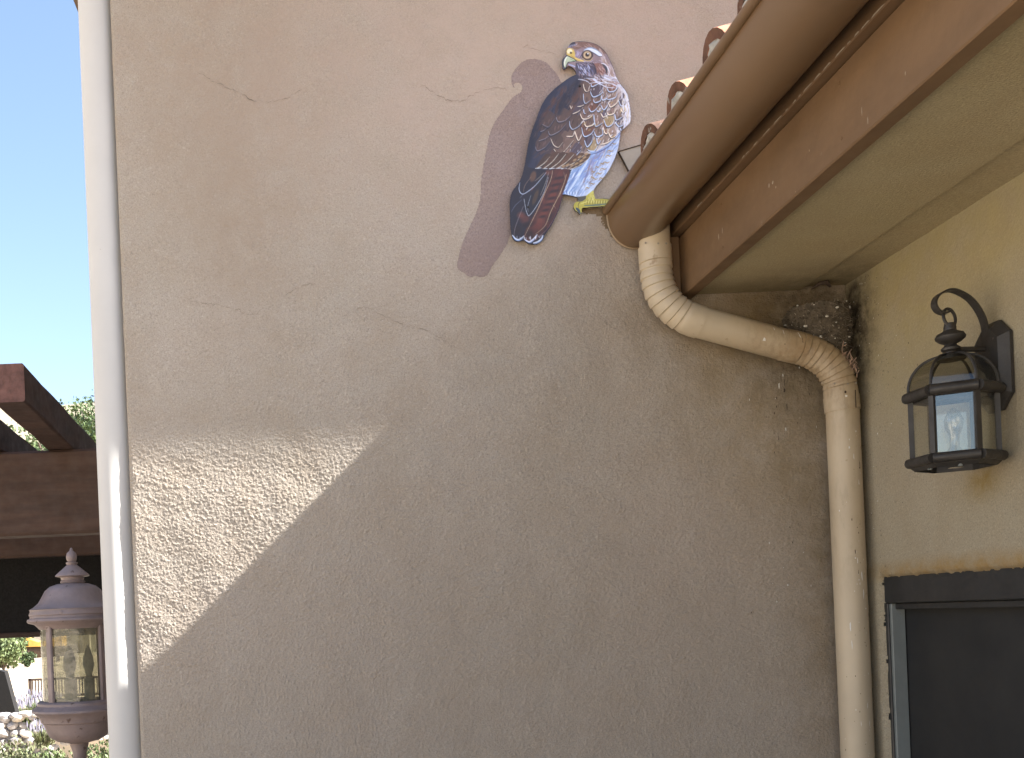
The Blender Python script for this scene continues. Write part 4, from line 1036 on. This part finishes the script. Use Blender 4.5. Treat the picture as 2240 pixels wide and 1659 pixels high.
TAIL = [(470,900),(485,830),(500,872),(545,882),(620,885),(700,884),(770,888),(745,960),(718,1040),(708,1070),(692,1130),(670,1180),(640,1240),(604,1290),(592,1325),(562,1349),(530,1354),(500,1346),(474,1330),(440,1336),(412,1329),(396,1300),(388,1240),(384,1150),(384,1080),(396,1030),(426,985),(444,960)]
BELLY = [(1079,648),(1072,690),(1062,750),(1039,820),(1004,890),(964,945),(924,990),(906,1022),(860,1050),(800,1057),(760,1048),(714,1042),(740,975),(770,888),(830,862),(875,820),(892,790),(880,775),(930,772),(1000,727)]
LEG = [(905,1015),(914,1058),(924,1070),(960,1068),(1006,1073),(1010,1095),(985,1114),(900,1120),(860,1125),(836,1128),(833,1150),(825,1168),(808,1152),(793,1142),(782,1118),(788,1096),(806,1084),(814,1070),(800,1057),(860,1050)]
HEAD = [(790,90),(830,88),(890,96),(944,118),(985,156),(1010,203),(1035,258),(1054,316),(980,296),(900,300),(800,299),(796,282),(786,262),(770,249),(752,243),(736,249),(729,266),(712,252),(708,225),(714,195),(730,170),(734,150),(744,122),(762,99)]
# --- wing base colour runs from a navy shadowed back to a pale sunlit breast, as painted
CLIP = inside(GX, GY, WING).astype(float)
row = CLIP > 0; lft = np.where(row.any(1), row.argmax(1), 0)+OX; rgt = np.where(row.any(1), CW-row[:, ::-1].argmax(1), CW)+OX
S = np.clip((GX-lft[:, None])/np.maximum(rgt-lft, 1)[:, None], 0, 1); S = np.clip(S+(GY-600)*-.00008, 0, 1)
stops = [(0, (36, 42, 68)), (.18, (46, 48, 70)), (.36, (74, 58, 60)), (.55, (94, 68, 60)), (.75, (120, 98, 88)), (.9, (165, 152, 150)), (1, (200, 205, 222))]
for ch in range(3): cv[..., ch] = np.where(row, np.interp(S, [s for s, _ in stops], [c[ch] for _, c in stops]), cv[..., ch])
hatch(240, WING, 2.1, 46, 12, [(92, 56, 44), (70, 44, 40), (30, 32, 54), (104, 70, 52)], .45)
hatch(120, [(560,520),(720,360),(830,340),(800,480),(600,700),(520,720)], 2.0, 70, 18, [(26, 30, 54), (84, 52, 42), (22, 28, 50), (74, 44, 38)], .6)
Z2 = lambda p: (427.2+.3620*p[0], 256.3+.3620*p[1])
FE = [[(1150,270),(1165,350),(1200,400),(1265,370)],[(1150,440),(1155,540),(1185,605),(1280,545)],[(1285,270),(1300,315),(1390,275),(1480,240)],[(1270,400),(1315,490),(1400,470),(1480,410),(1482,330)],
 [(1560,330),(1590,400),(1680,390),(1740,320),(1735,280)],[(1460,470),(1480,545),(1560,510),(1550,420)],[(1325,540),(1350,590),(1440,560),(1450,500)],[(1560,530),(1600,535),(1700,500),(1730,430)],[(1580,590),(1620,665),(1720,600),(1735,540)],
 [(1450,630),(1500,715),(1560,650),(1560,580)],[(1760,560),(1800,645),(1860,600),(1865,510)],[(920,640),(940,690),(965,650)],[(1050,660),(1110,650),(1175,620)],[(965,785),(1060,745),(1150,670)],[(1150,700),(1165,770),(1190,775)],
 [(1245,680),(1280,745),(1350,720),(1450,600)],[(1385,720),(1410,745),(1465,715)],[(1450,770),(1490,840),(1550,810)],[(1555,750),(1590,800),(1680,770),(1695,690)],[(1690,790),(1715,890),(1830,830)],[(1095,780),(1140,870),(1240,860),(1320,790)],
 [(915,910),(920,990),(965,1050),(1080,990),(1120,920)],[(1165,910),(1200,1000),(1330,965),(1340,900)],[(1330,800),(1340,910),(1370,1000),(1490,930)],[(1500,880),(1555,1000),(1640,970),(1680,900)],[(1120,1020),(1165,1170),(1280,1130),(1340,1040)],
 [(1335,1090),(1380,1175),(1480,1140),(1470,1030)],[(1490,1010),(1520,1110),(1560,1120),(1560,1030)],[(1580,1100),(1630,1190),(1720,1150)],[(1690,920),(1760,1000),(1850,970)],[(1000,1080),(1060,1240),(1120,1160)],[(860,1170),(960,1170),(985,1110)],
 [(545,1080),(590,1150),(740,1080),(860,950)],[(380,1250),(490,1210),(580,1150)],[(320,1340),(360,1420),(490,1360),(580,1250)],[(590,1210),(640,1320),(720,1360),(800,1270)],[(640,1390),(730,1480),(830,1420),(980,1240)],[(760,1480),(800,1560),(890,1510),(1080,1270)],
 [(880,1550),(920,1560),(1000,1520),(1120,1400)],[(1170,1240),(1215,1350),(1290,1270),(1330,1140)],[(1215,1390),(1260,1420),(1340,1420),(1400,1330)],[(1370,1190),(1400,1300),(1450,1240)],[(1450,1310),(1560,1280),(1700,1190)],
 [(680,840),(720,920),(830,900),(930,820)],[(440,960),(550,1010),(660,860)],[(410,1090),(480,1060),(640,900)],[(1780,1010),(1800,1070),(1850,1020)],[(1870,830),(1890,900),(1935,860)],[(1790,700),(1830,760),(1880,720)],[(960,320),(985,330),(1010,300)],[(880,450),(900,460),(980,400)]]
FE.sort(key=lambda f: -max(p[1] for p in f))
for f in FE:
    P = [Z2(p) for p in f]; cx_ = sum(p[0] for p in P)/len(P); cy_ = sum(p[1] for p in P)/len(P)
    s_ = float(S[min(CH-1, max(0, int(cy_-OY))), min(CW-1, max(0, int(cx_-OX)))]); hgt = 20+.35*(P[-1][0]-P[0][0])
    b = np.array([66, 48, 46])*(1-s_)+np.array([146, 122, 108])*s_; b = b*R.uniform(.78, 1.1)
    q_ = R.random()
    if q_ < .22 and s_ > .35: b = np.array([118, 76, 60])*R.uniform(.8, 1.05)
    elif q_ < .36 and s_ > .55: b = np.array([158, 138, 96])
    elif q_ < .48 and s_ > .4: b = np.array([70, 62, 78])
    stroke([(x, y+5) for x, y in P], 11, (22, 24, 42), .55)
    fill(P+[(P[-1][0]+2, P[-1][1]-hgt*.5), ((P[0][0]+P[-1][0])/2+8, min(P[0][1], P[-1][1])-hgt), (P[0][0]+2, P[0][1]-hgt*.5)], b, .8)
    for _ in range(5):
        u = R.random(); x = P[0][0]*(1-u)+P[-1][0]*u; y = P[0][1]*(1-u)+P[-1][1]*u+R.uniform(-14, 10)
        stroke([(x, y), (x-5, y+12), (x-8, y+24)], R.uniform(3, 8), np.clip(b*R.choice([.55, .7, 1.3, 1.45])+np.array([0, 0, 6]), 0, 255), .6)
    pale = float(np.interp(s_, [0, .22, .4, .6, 1], [.35, .45, .75, .95, 1.]))
    e = np.array([172, 194, 230]) if R.random() < .75 else np.array([226, 214, 196])
    if s_ < .3: e = np.array([150, 150, 168])
    stroke(P, 5.2 if s_ > .5 else 4.2, e, pale); k = len(P)//2
    stroke(P[:k+1], 4.0, np.minimum(255, e*1.12), pale*.8)
    if s_ > .45 and R.random() < .8:
        tx, ty = P[k]; stroke([(tx+R.uniform(4, 14), ty-R.uniform(8, 14)), (tx+R.uniform(12, 24), ty-R.uniform(26, 44))], R.uniform(3, 6), (226, 224, 222), .75)
    if s_ > .6:
        for _ in range(3): u = R.random(); x = P[0][0]*(1-u)+P[-1][0]*u; y = P[0][1]*(1-u)+P[-1][1]*u-R.uniform(0, 14); stroke([(x, y), (x+4, y-12)], 5, R.choice([(206, 210, 228), (178, 150, 96), (222, 228, 244)]), .6)
hatch(150, [(900,300),(1050,330),(1130,450),(1130,590),(1060,640),(980,500)], 1.9, 22, 4, [(206, 214, 238), (160, 132, 112), (196, 202, 224), (222, 226, 240)], .55)
hatch(60, [(820,400),(960,420),(1000,640),(900,720),(800,600)], 1.9, 20, 4, [(190, 200, 226), (120, 88, 76), (170, 150, 120), (64, 58, 76)], .5)
# shadowed fold down the shoulder and upper back
stroke([(815, 330), (770, 400), (715, 470), (690, 540)], 46, (24, 28, 50), .8, soft=22); stroke([(560, 560), (525, 680), (500, 800), (495, 850)], 52, (22, 27, 48), .9, soft=24)
stroke([(700, 362), (630, 440), (585, 520), (556, 600)], 34, (30, 34, 58), .75, soft=20)
hatch(46, [(560,540),(700,370),(790,330),(780,440),(640,600),(540,700)], 2.2, 34, 4, [(110, 84, 78), (86, 62, 62), (64, 64, 92)], .5)
# primaries
PR = [(545,880,640,800), (585,884,690,788), (630,882,735,790), (672,880,785,792), (705,882,850,796), (760,886,900,800)]
for k, (tx, ty, bx, by) in enumerate(PR):
    fill(spl([(tx-4, ty), (bx-36, by-6), (bx, by-8), (bx+14, by+8), (tx+42, ty-2)], 4), [(66, 48, 42), (80, 56, 46), (70, 50, 42), (90, 62, 48), (84, 60, 46), (98, 74, 54)][k], .95)
    stroke([(bx, by), ((bx+tx)/2+14, (by+ty)/2+8), (tx+10, ty+2), (tx, ty)], 9, (26, 24, 34), .7)
    stroke([(bx, by), ((bx+tx)/2+10, (by+ty)/2+5), (tx+10, ty-2), (tx, ty-1)], 4.8, (196, 190, 178), .9); stroke([(tx, ty), (tx+18, ty-2), (tx+36, ty-4)], 5.5, (206, 220, 240), .85)
for (x, y) in [(770,862),(800,850),(830,832),(790,828),(820,808),(850,812),(745,858),(862,790),(720,866)]: blob(x, y, 13, 7, (172, 144, 104), .75, -.5); blob(x+9, y+9, 12, 6, (58, 40, 36), .6, -.5)
hatch(60, [(640,700),(900,740),(880,790),(700,870),(560,870)], 2.4, 30, 3.4, [(150, 120, 92), (52, 36, 36), (112, 76, 54)], .5)
stroke([(545, 884), (640, 888), (760, 892), (840, 862), (895, 800)], 9, (20, 22, 40), .8)
# --- tail
CLIP = inside(GX, GY, TAIL).astype(float); fill(TAIL, (34, 33, 48))
fill(spl([(640, 890), (755, 890), (722, 1030), (690, 1130), (620, 1260), (520, 1340), (470, 1300), (560, 1120), (615, 980)], 5), (84, 42, 38), .9)
hatch(160, TAIL, 2.0, 60, 10, [(28, 30, 50), (44, 38, 46), (30, 28, 40)], .4)
for (x, y, rx, ry) in [(700,915,26,22),(680,962,30,16),(668,1000,28,14),(655,1045,26,17),(640,1085,24,14),(620,1120,24,15),(600,1160,24,18),(575,1205,24,30),(480,1195,30,26),(455,1170,22,18),(560,1240,26,20),(530,1000,18,30),(545,930,14,26),(620,905,20,14),(585,1060,12,36)]:
    blob(x, y, rx, ry, R.choice([(116, 56, 46), (104, 50, 44), (122, 64, 52)]), .7, -.3, 1.1)
for (x, y, rx, ry) in [(690,940,34,8),(672,982,32,8),(660,1022,30,8),(646,1066,28,9),(628,1104,26,8),(608,1140,24,8),(588,1180,22,8),(500,1230,34,16),(430,1260,26,30),(510,1290,24,26)]: blob(x, y, rx, ry, (40, 30, 36), .7, -.25, 1.0)
fill(spl([(490, 890), (560, 890), (610, 900), (540, 990), (480, 1036), (447, 1020), (452, 960)], 5), (32, 32, 48), .9); blob(530, 930, 18, 34, (112, 78, 56), .7, .3); blob(560, 1000, 16, 60, (88, 62, 42), .55, .35)
fill(spl([(560, 960), (622, 930), (600, 1030), (545, 1130), (505, 1172), (480, 1160), (482, 1090)], 5), (30, 32, 46), .85); blob(545, 1060, 13, 50, (92, 66, 44), .6, .35)
Wt = (196, 206, 224); Wy = (188, 168, 132)
for P_, w_, c_, a_ in [([(448,968),(443,1010),(456,1036),(482,1034),(545,985),(612,905)], 6, (190, 206, 236), .95), ([(470,1030),(480,985),(520,930)], 4, (150, 120, 100), .8),
    ([(474,1070),(484,1130),(496,1166),(508,1172),(545,1125),(598,1030),(625,935)], 5, Wt, .9), ([(500,1150),(498,1110),(518,1045)], 4, Wt, .7),
    ([(738,915),(722,975),(690,1050),(640,1150),(606,1235),(545,1290)], 5, Wy, .95), ([(652,892),(640,950),(600,1040),(562,1130),(520,1215),(474,1308)], 5, (196, 176, 146), .9),
    ([(628,905),(606,975),(575,1050)], 4, (200, 190, 180), .7), ([(470,1115),(436,1200),(416,1260),(412,1312)], 4, (150, 140, 150), .8), ([(448,1065),(470,1040)], 4, (110, 120, 150), .6),
    ([(395,1150),(420,1110),(460,1075)], 4, (120, 132, 165), .7), ([(690,1120),(660,1190),(615,1260),(560,1310)], 5, (130, 112, 124), .7), ([(702,1085),(680,1150),(636,1225),(600,1282)], 8, (70, 34, 38), .8),
    ([(712,1000),(700,1040),(690,1060)], 4, Wy, .8), ([(654,1105),(672,1130)], 3, Wy, .7), ([(600,905),(570,935),(540,960)], 4, (186, 170, 150), .7), ([(720,900),(735,960)], 3, (186, 170, 150), .5)]: stroke(P_, w_*.8, c_, a_*.85)
for P_ in ([(402,1296),(420,1318),(445,1322),(474,1300)], [(478,1322),(505,1336),(530,1322),(556,1292)], [(532,1345),(560,1336),(582,1318),(592,1296)]):
    stroke(P_, 9, (206, 220, 246), .9); stroke([(x+2, y+7) for x, y in P_], 5, (120, 160, 220), .8)
for _ in range(26):
    x = R.uniform(408, 590); y = 1322-abs(x-500)*.08-R.uniform(8, 22); stroke([(x, y), (x+R.uniform(-3, 6), y+16)], 3, (214, 224, 244), .6)
# --- belly and thigh feathers
CLIP = inside(GX, GY, BELLY).astype(float)
tt = np.clip((GX-760+(1050-GY)*-.75)/240+.12, 0, 1); m_ = CLIP > 0
for ch, (a_, b_) in enumerate(((128, 226), (156, 230), (206, 245))): cv[..., ch] = np.where(m_, a_+(b_-a_)*tt, cv[..., ch])
hatch(210, BELLY, 2.15, 60, 6, [(150, 182, 232), (200, 216, 245), (96, 132, 200), (222, 232, 250)], .7, .18)
hatch(40, [(890,800),(1000,735),(950,830),(860,930)], 2.2, 50, 9, [(96, 112, 190), (120, 130, 195), (150, 120, 120)], .55, .3)
stroke([(880, 812), (830, 900), (775, 990), (740, 1040)], 12, (196, 214, 246), .8); stroke([(815, 885), (770, 960), (730, 1035)], 12, (90, 116, 180), .8); stroke([(905, 815), (870, 900), (850, 960), (800, 1048)], 9, (110, 120, 170), .7)
for (x, y, l) in [(1040,690,34),(1030,725,36),(1010,770,40),(1000,800,34),(985,842,44),(960,850,26),(968,882,40),(940,910,40),(955,940,26),(915,945,34),(900,975,30),(930,870,26),(905,900,24),(1020,660,40),(900,935,20),(870,1000,26)]:
    stroke([(x-l/2, y+6), (x-l/6, y-2), (x+l/6, y+4), (x+l/2, y-4)], 7, (158, 128, 78), .85); stroke([(x-l/2-6, y+14), (x, y+9)], 5, (150, 112, 100), .5)
hatch(26, [(870,860),(930,850),(910,960),(850,980)], 2.2, 26, 6, [(150, 110, 92), (132, 104, 104)], .6)
for x in range(722, 815, 9): stroke([(x, 1024), (x+R.uniform(-8, 2), 1046)], 4, (220, 232, 250) if x % 2 else (70, 96, 160), .8)
# --- leg and toes
CLIP = inside(GX, GY, LEG).astype(float); fill(LEG, (176, 166, 62))
fill([(800,1057),(862,1050),(858,1070),(838,1085),(806,1088)], (60, 62, 74), .85); fill([(880,1030),(908,1018),(918,1066),(880,1078)], (196, 188, 84)); hatch(30, [(880,1025),(910,1025),(915,1075),(870,1085)], 1.4, 14, 4, [(220, 216, 140), (150, 138, 50)], .7)
for x in range(856, 1000, 16): stroke([(x, 1078), (x-4, 1095), (x-2, 1106)], 4, (120, 108, 40), .8); stroke([(x+6, 1080), (x+4, 1098)], 5, (222, 218, 140), .7)
stroke([(850, 1112), (900, 1110), (960, 1104), (1004, 1098)], 11, (84, 108, 104), .85); stroke([(826, 1085), (812, 1105), (815, 1128)], 5, (90, 84, 40), .9); stroke([(800, 1096), (792, 1112), (798, 1130)], 10, (170, 158, 54), .9)
stroke([(800, 1128), (812, 1140), (824, 1160)], 17, (52, 70, 92), .95); stroke([(828, 1100), (850, 1092), (870, 1086)], 7, (206, 200, 100), .9)
# --- head
CLIP = inside(GX, GY, HEAD).astype(float); fill(HEAD, (132, 114, 122))
fill(spl([(760, 100), (830, 88), (890, 98), (945, 120), (990, 165), (960, 160), (905, 128), (845, 122), (800, 140), (770, 125)], 4), (118, 88, 78), .9)
hatch(90, [(775,96),(890,98),(960,140),(985,170),(930,150),(850,125),(780,130)], lambda x, y: .15+.006*(x-800), 26, 4, [(150, 124, 116), (96, 66, 60), (176, 160, 160), (112, 78, 66)], .7, .15)
fill(spl([(745, 122), (765, 98), (792, 94), (790, 108), (768, 128)], 4), (46, 46, 64), .9)
for k in range(9): stroke([(752+k*5, 128-k*1.5), (757+k*6, 110-k)], 3.4, [(186, 190, 220), (90, 86, 120)][k % 2], .8)
hatch(80, [(960,160),(1005,215),(1050,310),(1000,300),(975,220),(940,180)], 1.15, 30, 5, [(186, 176, 190), (152, 122, 112), (206, 204, 222), (170, 150, 130)], .75, .15)
hatch(70, [(800,150),(840,150),(850,200),(900,215),(960,200),(960,240),(880,235),(800,215)], .35, 20, 4, [(160, 150, 180), (140, 112, 112), (110, 96, 122), (176, 164, 184)], .6, .3)
fill(spl([(836, 160), (858, 136), (895, 132), (935, 150), (962, 176), (940, 178), (900, 158), (866, 152), (846, 168), (828, 184)], 4), (206, 220, 244), .95)
stroke([(846, 142), (880, 128), (915, 134), (960, 166)], 5, (112, 160, 210), .8); stroke([(822, 190), (840, 166), (872, 150), (905, 160), (938, 180), (962, 184)], 6, (44, 56, 90), .9)
hatch(26, [(790,140),(835,140),(828,200),(800,205)], 2.2, 22, 5, [(176, 176, 214), (122, 112, 146), (150, 142, 180)], .7, .2)
# eye
blob(868, 175, 36, 33, (40, 34, 46), .95, soft=.15); stroke([(838, 192), (860, 208), (888, 206), (902, 186)], 5, (196, 172, 110), .9); blob(868, 173, 28, 27, (118, 90, 72), 1, soft=.12); blob(868, 173, 23, 22, (196, 178, 142), 1, soft=.15); blob(868, 172, 15, 14.5, (120, 92, 66), .9, soft=.4)
blob(868, 171, 10.5, 10.5, (20, 18, 24), 1, soft=.15); blob(872, 165, 4.6, 4.2, (235, 240, 250), 1, soft=.3); stroke([(824, 196), (845, 214), (880, 218), (905, 205)], 4, (180, 186, 220), .7)
# cere and beak
stroke([(744, 122), (736, 148), (732, 172)], 5, (40, 38, 44), .9)
fill(spl([(737, 152), (744, 134), (762, 130), (784, 142), (792, 168), (796, 188), (846, 208), (842, 214), (800, 208), (778, 196), (756, 184), (740, 172)], 4), (196, 172, 84)); fill(spl([(740, 150), (750, 136), (766, 136), (776, 150), (764, 162), (744, 164)], 4), (226, 222, 190), .9)
blob(766, 160, 7, 6, (40, 30, 24), 1, .2, .2); stroke([(790, 194), (815, 200), (845, 212)], 5, (222, 200, 120), .9); stroke([(766, 176), (782, 190), (800, 206)], 4, (140, 112, 50), .8)
fill(spl([(740, 172), (762, 182), (790, 200), (806, 212), (776, 216), (752, 222), (742, 238), (730, 266), (716, 250), (709, 226), (716, 196)], 4), (44, 50, 62)); fill(spl([(744, 180), (764, 190), (792, 206), (770, 213), (748, 217), (738, 232), (730, 252), (722, 236), (724, 210), (732, 190)], 4), (178, 196, 168), .95)
stroke([(742, 184), (728, 208), (727, 240)], 8, (226, 234, 226), .9); stroke([(760, 196), (780, 206), (800, 212)], 6, (132, 160, 112), .8)
stroke([(752, 232), (776, 240), (800, 250)], 9, (150, 172, 224), .8); stroke([(744, 240), (770, 246)], 5, (120, 70, 40), .7)
# throat and cheek
fill(spl([(796, 222), (850, 218), (905, 226), (930, 262), (915, 296), (880, 304), (806, 302), (798, 284), (792, 258)], 4), (58, 54, 76), .85)
hatch(46, [(800,228),(880,226),(905,262),(900,292),(820,292)], 1.15, 30, 4.6, [(178, 192, 236), (146, 160, 216), (206, 214, 244), (80, 84, 128)], .85, .2)
fill(spl([(905, 226), (950, 224), (975, 240), (986, 280), (960, 298), (930, 290)], 4), (124, 84, 76), .9); hatch(26, [(915,232),(955,230),(978,285),(940,290)], .9, 34, 4.4, [(170, 140, 140), (104, 60, 52), (190, 170, 176)], .8, .2)
stroke([(965, 232), (986, 258), (988, 286)], 15, (44, 48, 66), .9); stroke([(955, 224), (985, 236), (1004, 276), (1000, 298)], 8, (206, 212, 232), .85); stroke([(900, 222), (915, 250), (925, 290)], 10, (40, 38, 56), .8)
# neck ruff across head and wing
CLIP = inside(GX, GY, OUT).astype(float)
hatch(70, [(820,300),(930,296),(1040,300),(1072,350),(1090,385),(1000,340),(900,330)], .42, 44, 6, [(196, 206, 236), (216, 222, 240), (150, 120, 118), (166, 178, 220)], .8, .22)
for P_ in ([(850,318),(900,322),(950,345),(1010,350),(1060,375)], [(880,352),(930,345),(985,372),(1040,378)], [(812,325),(850,330),(880,345)], [(930,302),(985,318),(1040,336)]): stroke(P_, 6, (200, 212, 240), .85)
stroke([(800, 304), (860, 310), (910, 312)], 14, (46, 44, 64), .6, soft=8)
hatch(46, [(803,276),(990,276),(995,306),(806,310)], 1.25, 30, 5, [(60, 56, 80), (150, 132, 140), (176, 190, 230), (96, 76, 84), (46, 44, 66)], .75, .3)
hatch(24, [(800,215),(990,210),(985,240),(800,235)], .6, 26, 5, [(140, 122, 132), (110, 92, 104), (160, 150, 176)], .6, .3)
hatch(90, [(1085,390),(1120,430),(1136,540),(1125,590),(1095,620),(1085,520),(1080,440)], 1.5, 34, 6, [(214, 220, 240), (196, 204, 232), (188, 170, 128), (226, 230, 246)], .8, .2)
for x, y in [(1000, 470), (940, 520), (985, 560), (900, 610), (870, 560), (1040, 600), (860, 640), (960, 640), (1010, 680), (930, 700), (830, 600)]: stroke([(x, y), (x+R.uniform(8, 16), y-R.uniform(10, 22))], 6, (228, 234, 246), .75); stroke([(x+14, y+6), (x+30, y-6)], 5, (176, 152, 84), .7)
stroke([(890, 792), (940, 778), (1010, 735), (1078, 655)], 7, (52, 56, 110), .7)
CLIP = None
cv = cv*.88+cv.mean(-1, keepdims=True)*.12; cl = np.clip(cv/255, 0, 1); lin = np.where(cl <= .04045, cl/12.92, ((cl+.055)/1.055)**2.4)*1.22+.006
def hawk():
    bp = [at(*z1(p), -.016) for p in OUT]; cent = sum(bp, Vector())/len(bp)
    t = thing('painted_hawk', (cent.x, -.016, min(p.z for p in bp)), 'painted flat cut-out of a perched brown hawk on the stucco wall', 'wall art')
    sm = spl(OUT, 3, True); P = [at(*z1(p), -.012) for p in sm]
    MB().prism([(p.x, -.005, p.z) for p in P], (0, -.011, 0)).build('board', simple('board_edge', (.055, .055, .07), .6, .2, 30, 0), t)
    st = 2.6; xs = np.arange(OX+4, OX+CW-6, st); ys = np.arange(OY+4, OY+CH-6, st); XX, YY = np.meshgrid(xs, ys)
    xi = (XX-OX).astype(int); yi = (YY-OY).astype(int); C = (lin[yi, xi]+lin[yi+1, xi]+lin[yi, xi+1]+lin[yi+1, xi+1]+lin[yi-1, xi]+lin[yi, xi-1])/6
    sx = 980+XX*.35112; sy = 60+YY*.35109; du, dv = sx-PX, PY-sy; c = 1/math.sqrt(1+ROLL**2); s = ROLL*c; d = DIST-.0166
    V = np.stack([(du*c+dv*s)*d/F, np.full_like(sx, -.0168), EYE+(dv*c-du*s)*d/F], -1).reshape(-1, 3); Cc = C.reshape(-1, 3); nx, ny = len(xs), len(ys)
    i = np.arange(nx*ny).reshape(ny, nx)[:-1, :-1]; Q = np.stack([i, i+nx, i+nx+1, i+1], -1).reshape(-1, 4)
    cx = (XX[:-1, :-1]+st/2).ravel(); cy = (YY[:-1, :-1]+st/2).ravel(); ok = inside(cx, cy, sm)
    for ox, oy in ((2.2, 0), (-2.2, 0), (0, 2.2), (0, -2.2)): ok |= inside(cx+ox, cy+oy, sm); used = np.zeros(len(cx), bool)
    CER = [(737,150),(744,132),(764,128),(786,142),(796,188),(806,212),(776,216),(752,222),(742,238),(730,268),(714,252),(706,226),(714,194),(732,172)]
    EYE_P = [(868+37*math.cos(a), 175+34*math.sin(a)) for a in np.linspace(0, 6.28, 24)]
    for name, poly in (('eye', EYE_P), ('beak', CER), ('head', HEAD), ('leg', LEG), ('belly', BELLY), ('tail', TAIL), ('wing', None)):
        k = ok & ~used
        if poly is not None:
            k &= inside(cx, cy, poly) | {'head': cy < 297, 'leg': cy > 1057, 'tail': cx < 470, 'belly': (cy > 884) & (cx > 715)}.get(name, False) & (np.ones(len(cx), bool) if name != 'leg' else (cx > 770))
            if name == 'tail': k |= ok & ~used & (cy > 884)
        used |= k; q_ = Q[k]; u, inv = np.unique(q_.ravel(), return_inverse=True)
        mesh_np(name, V[u], inv.reshape(-1, 4), M_PAINT, t, False, Cc[u])
    for p in ((822, 365), (502, 1120)):
        w = at(*z1(p), -.017)
        o = MB().lathe([(.0, 0), (.0038, 0), (.0034, .0018), (.0012, .0026), (0, .0020)], 0, 0, 12).build('screw', M_BLACK, t); o.matrix_basis = Matrix.Translation((w.x, -.0169, w.z)) @ Matrix.Rotation(math.pi/2, 4, 'X')
hawk()
for o in bpy.data.objects:
    if '_w' in o: del o['_w']
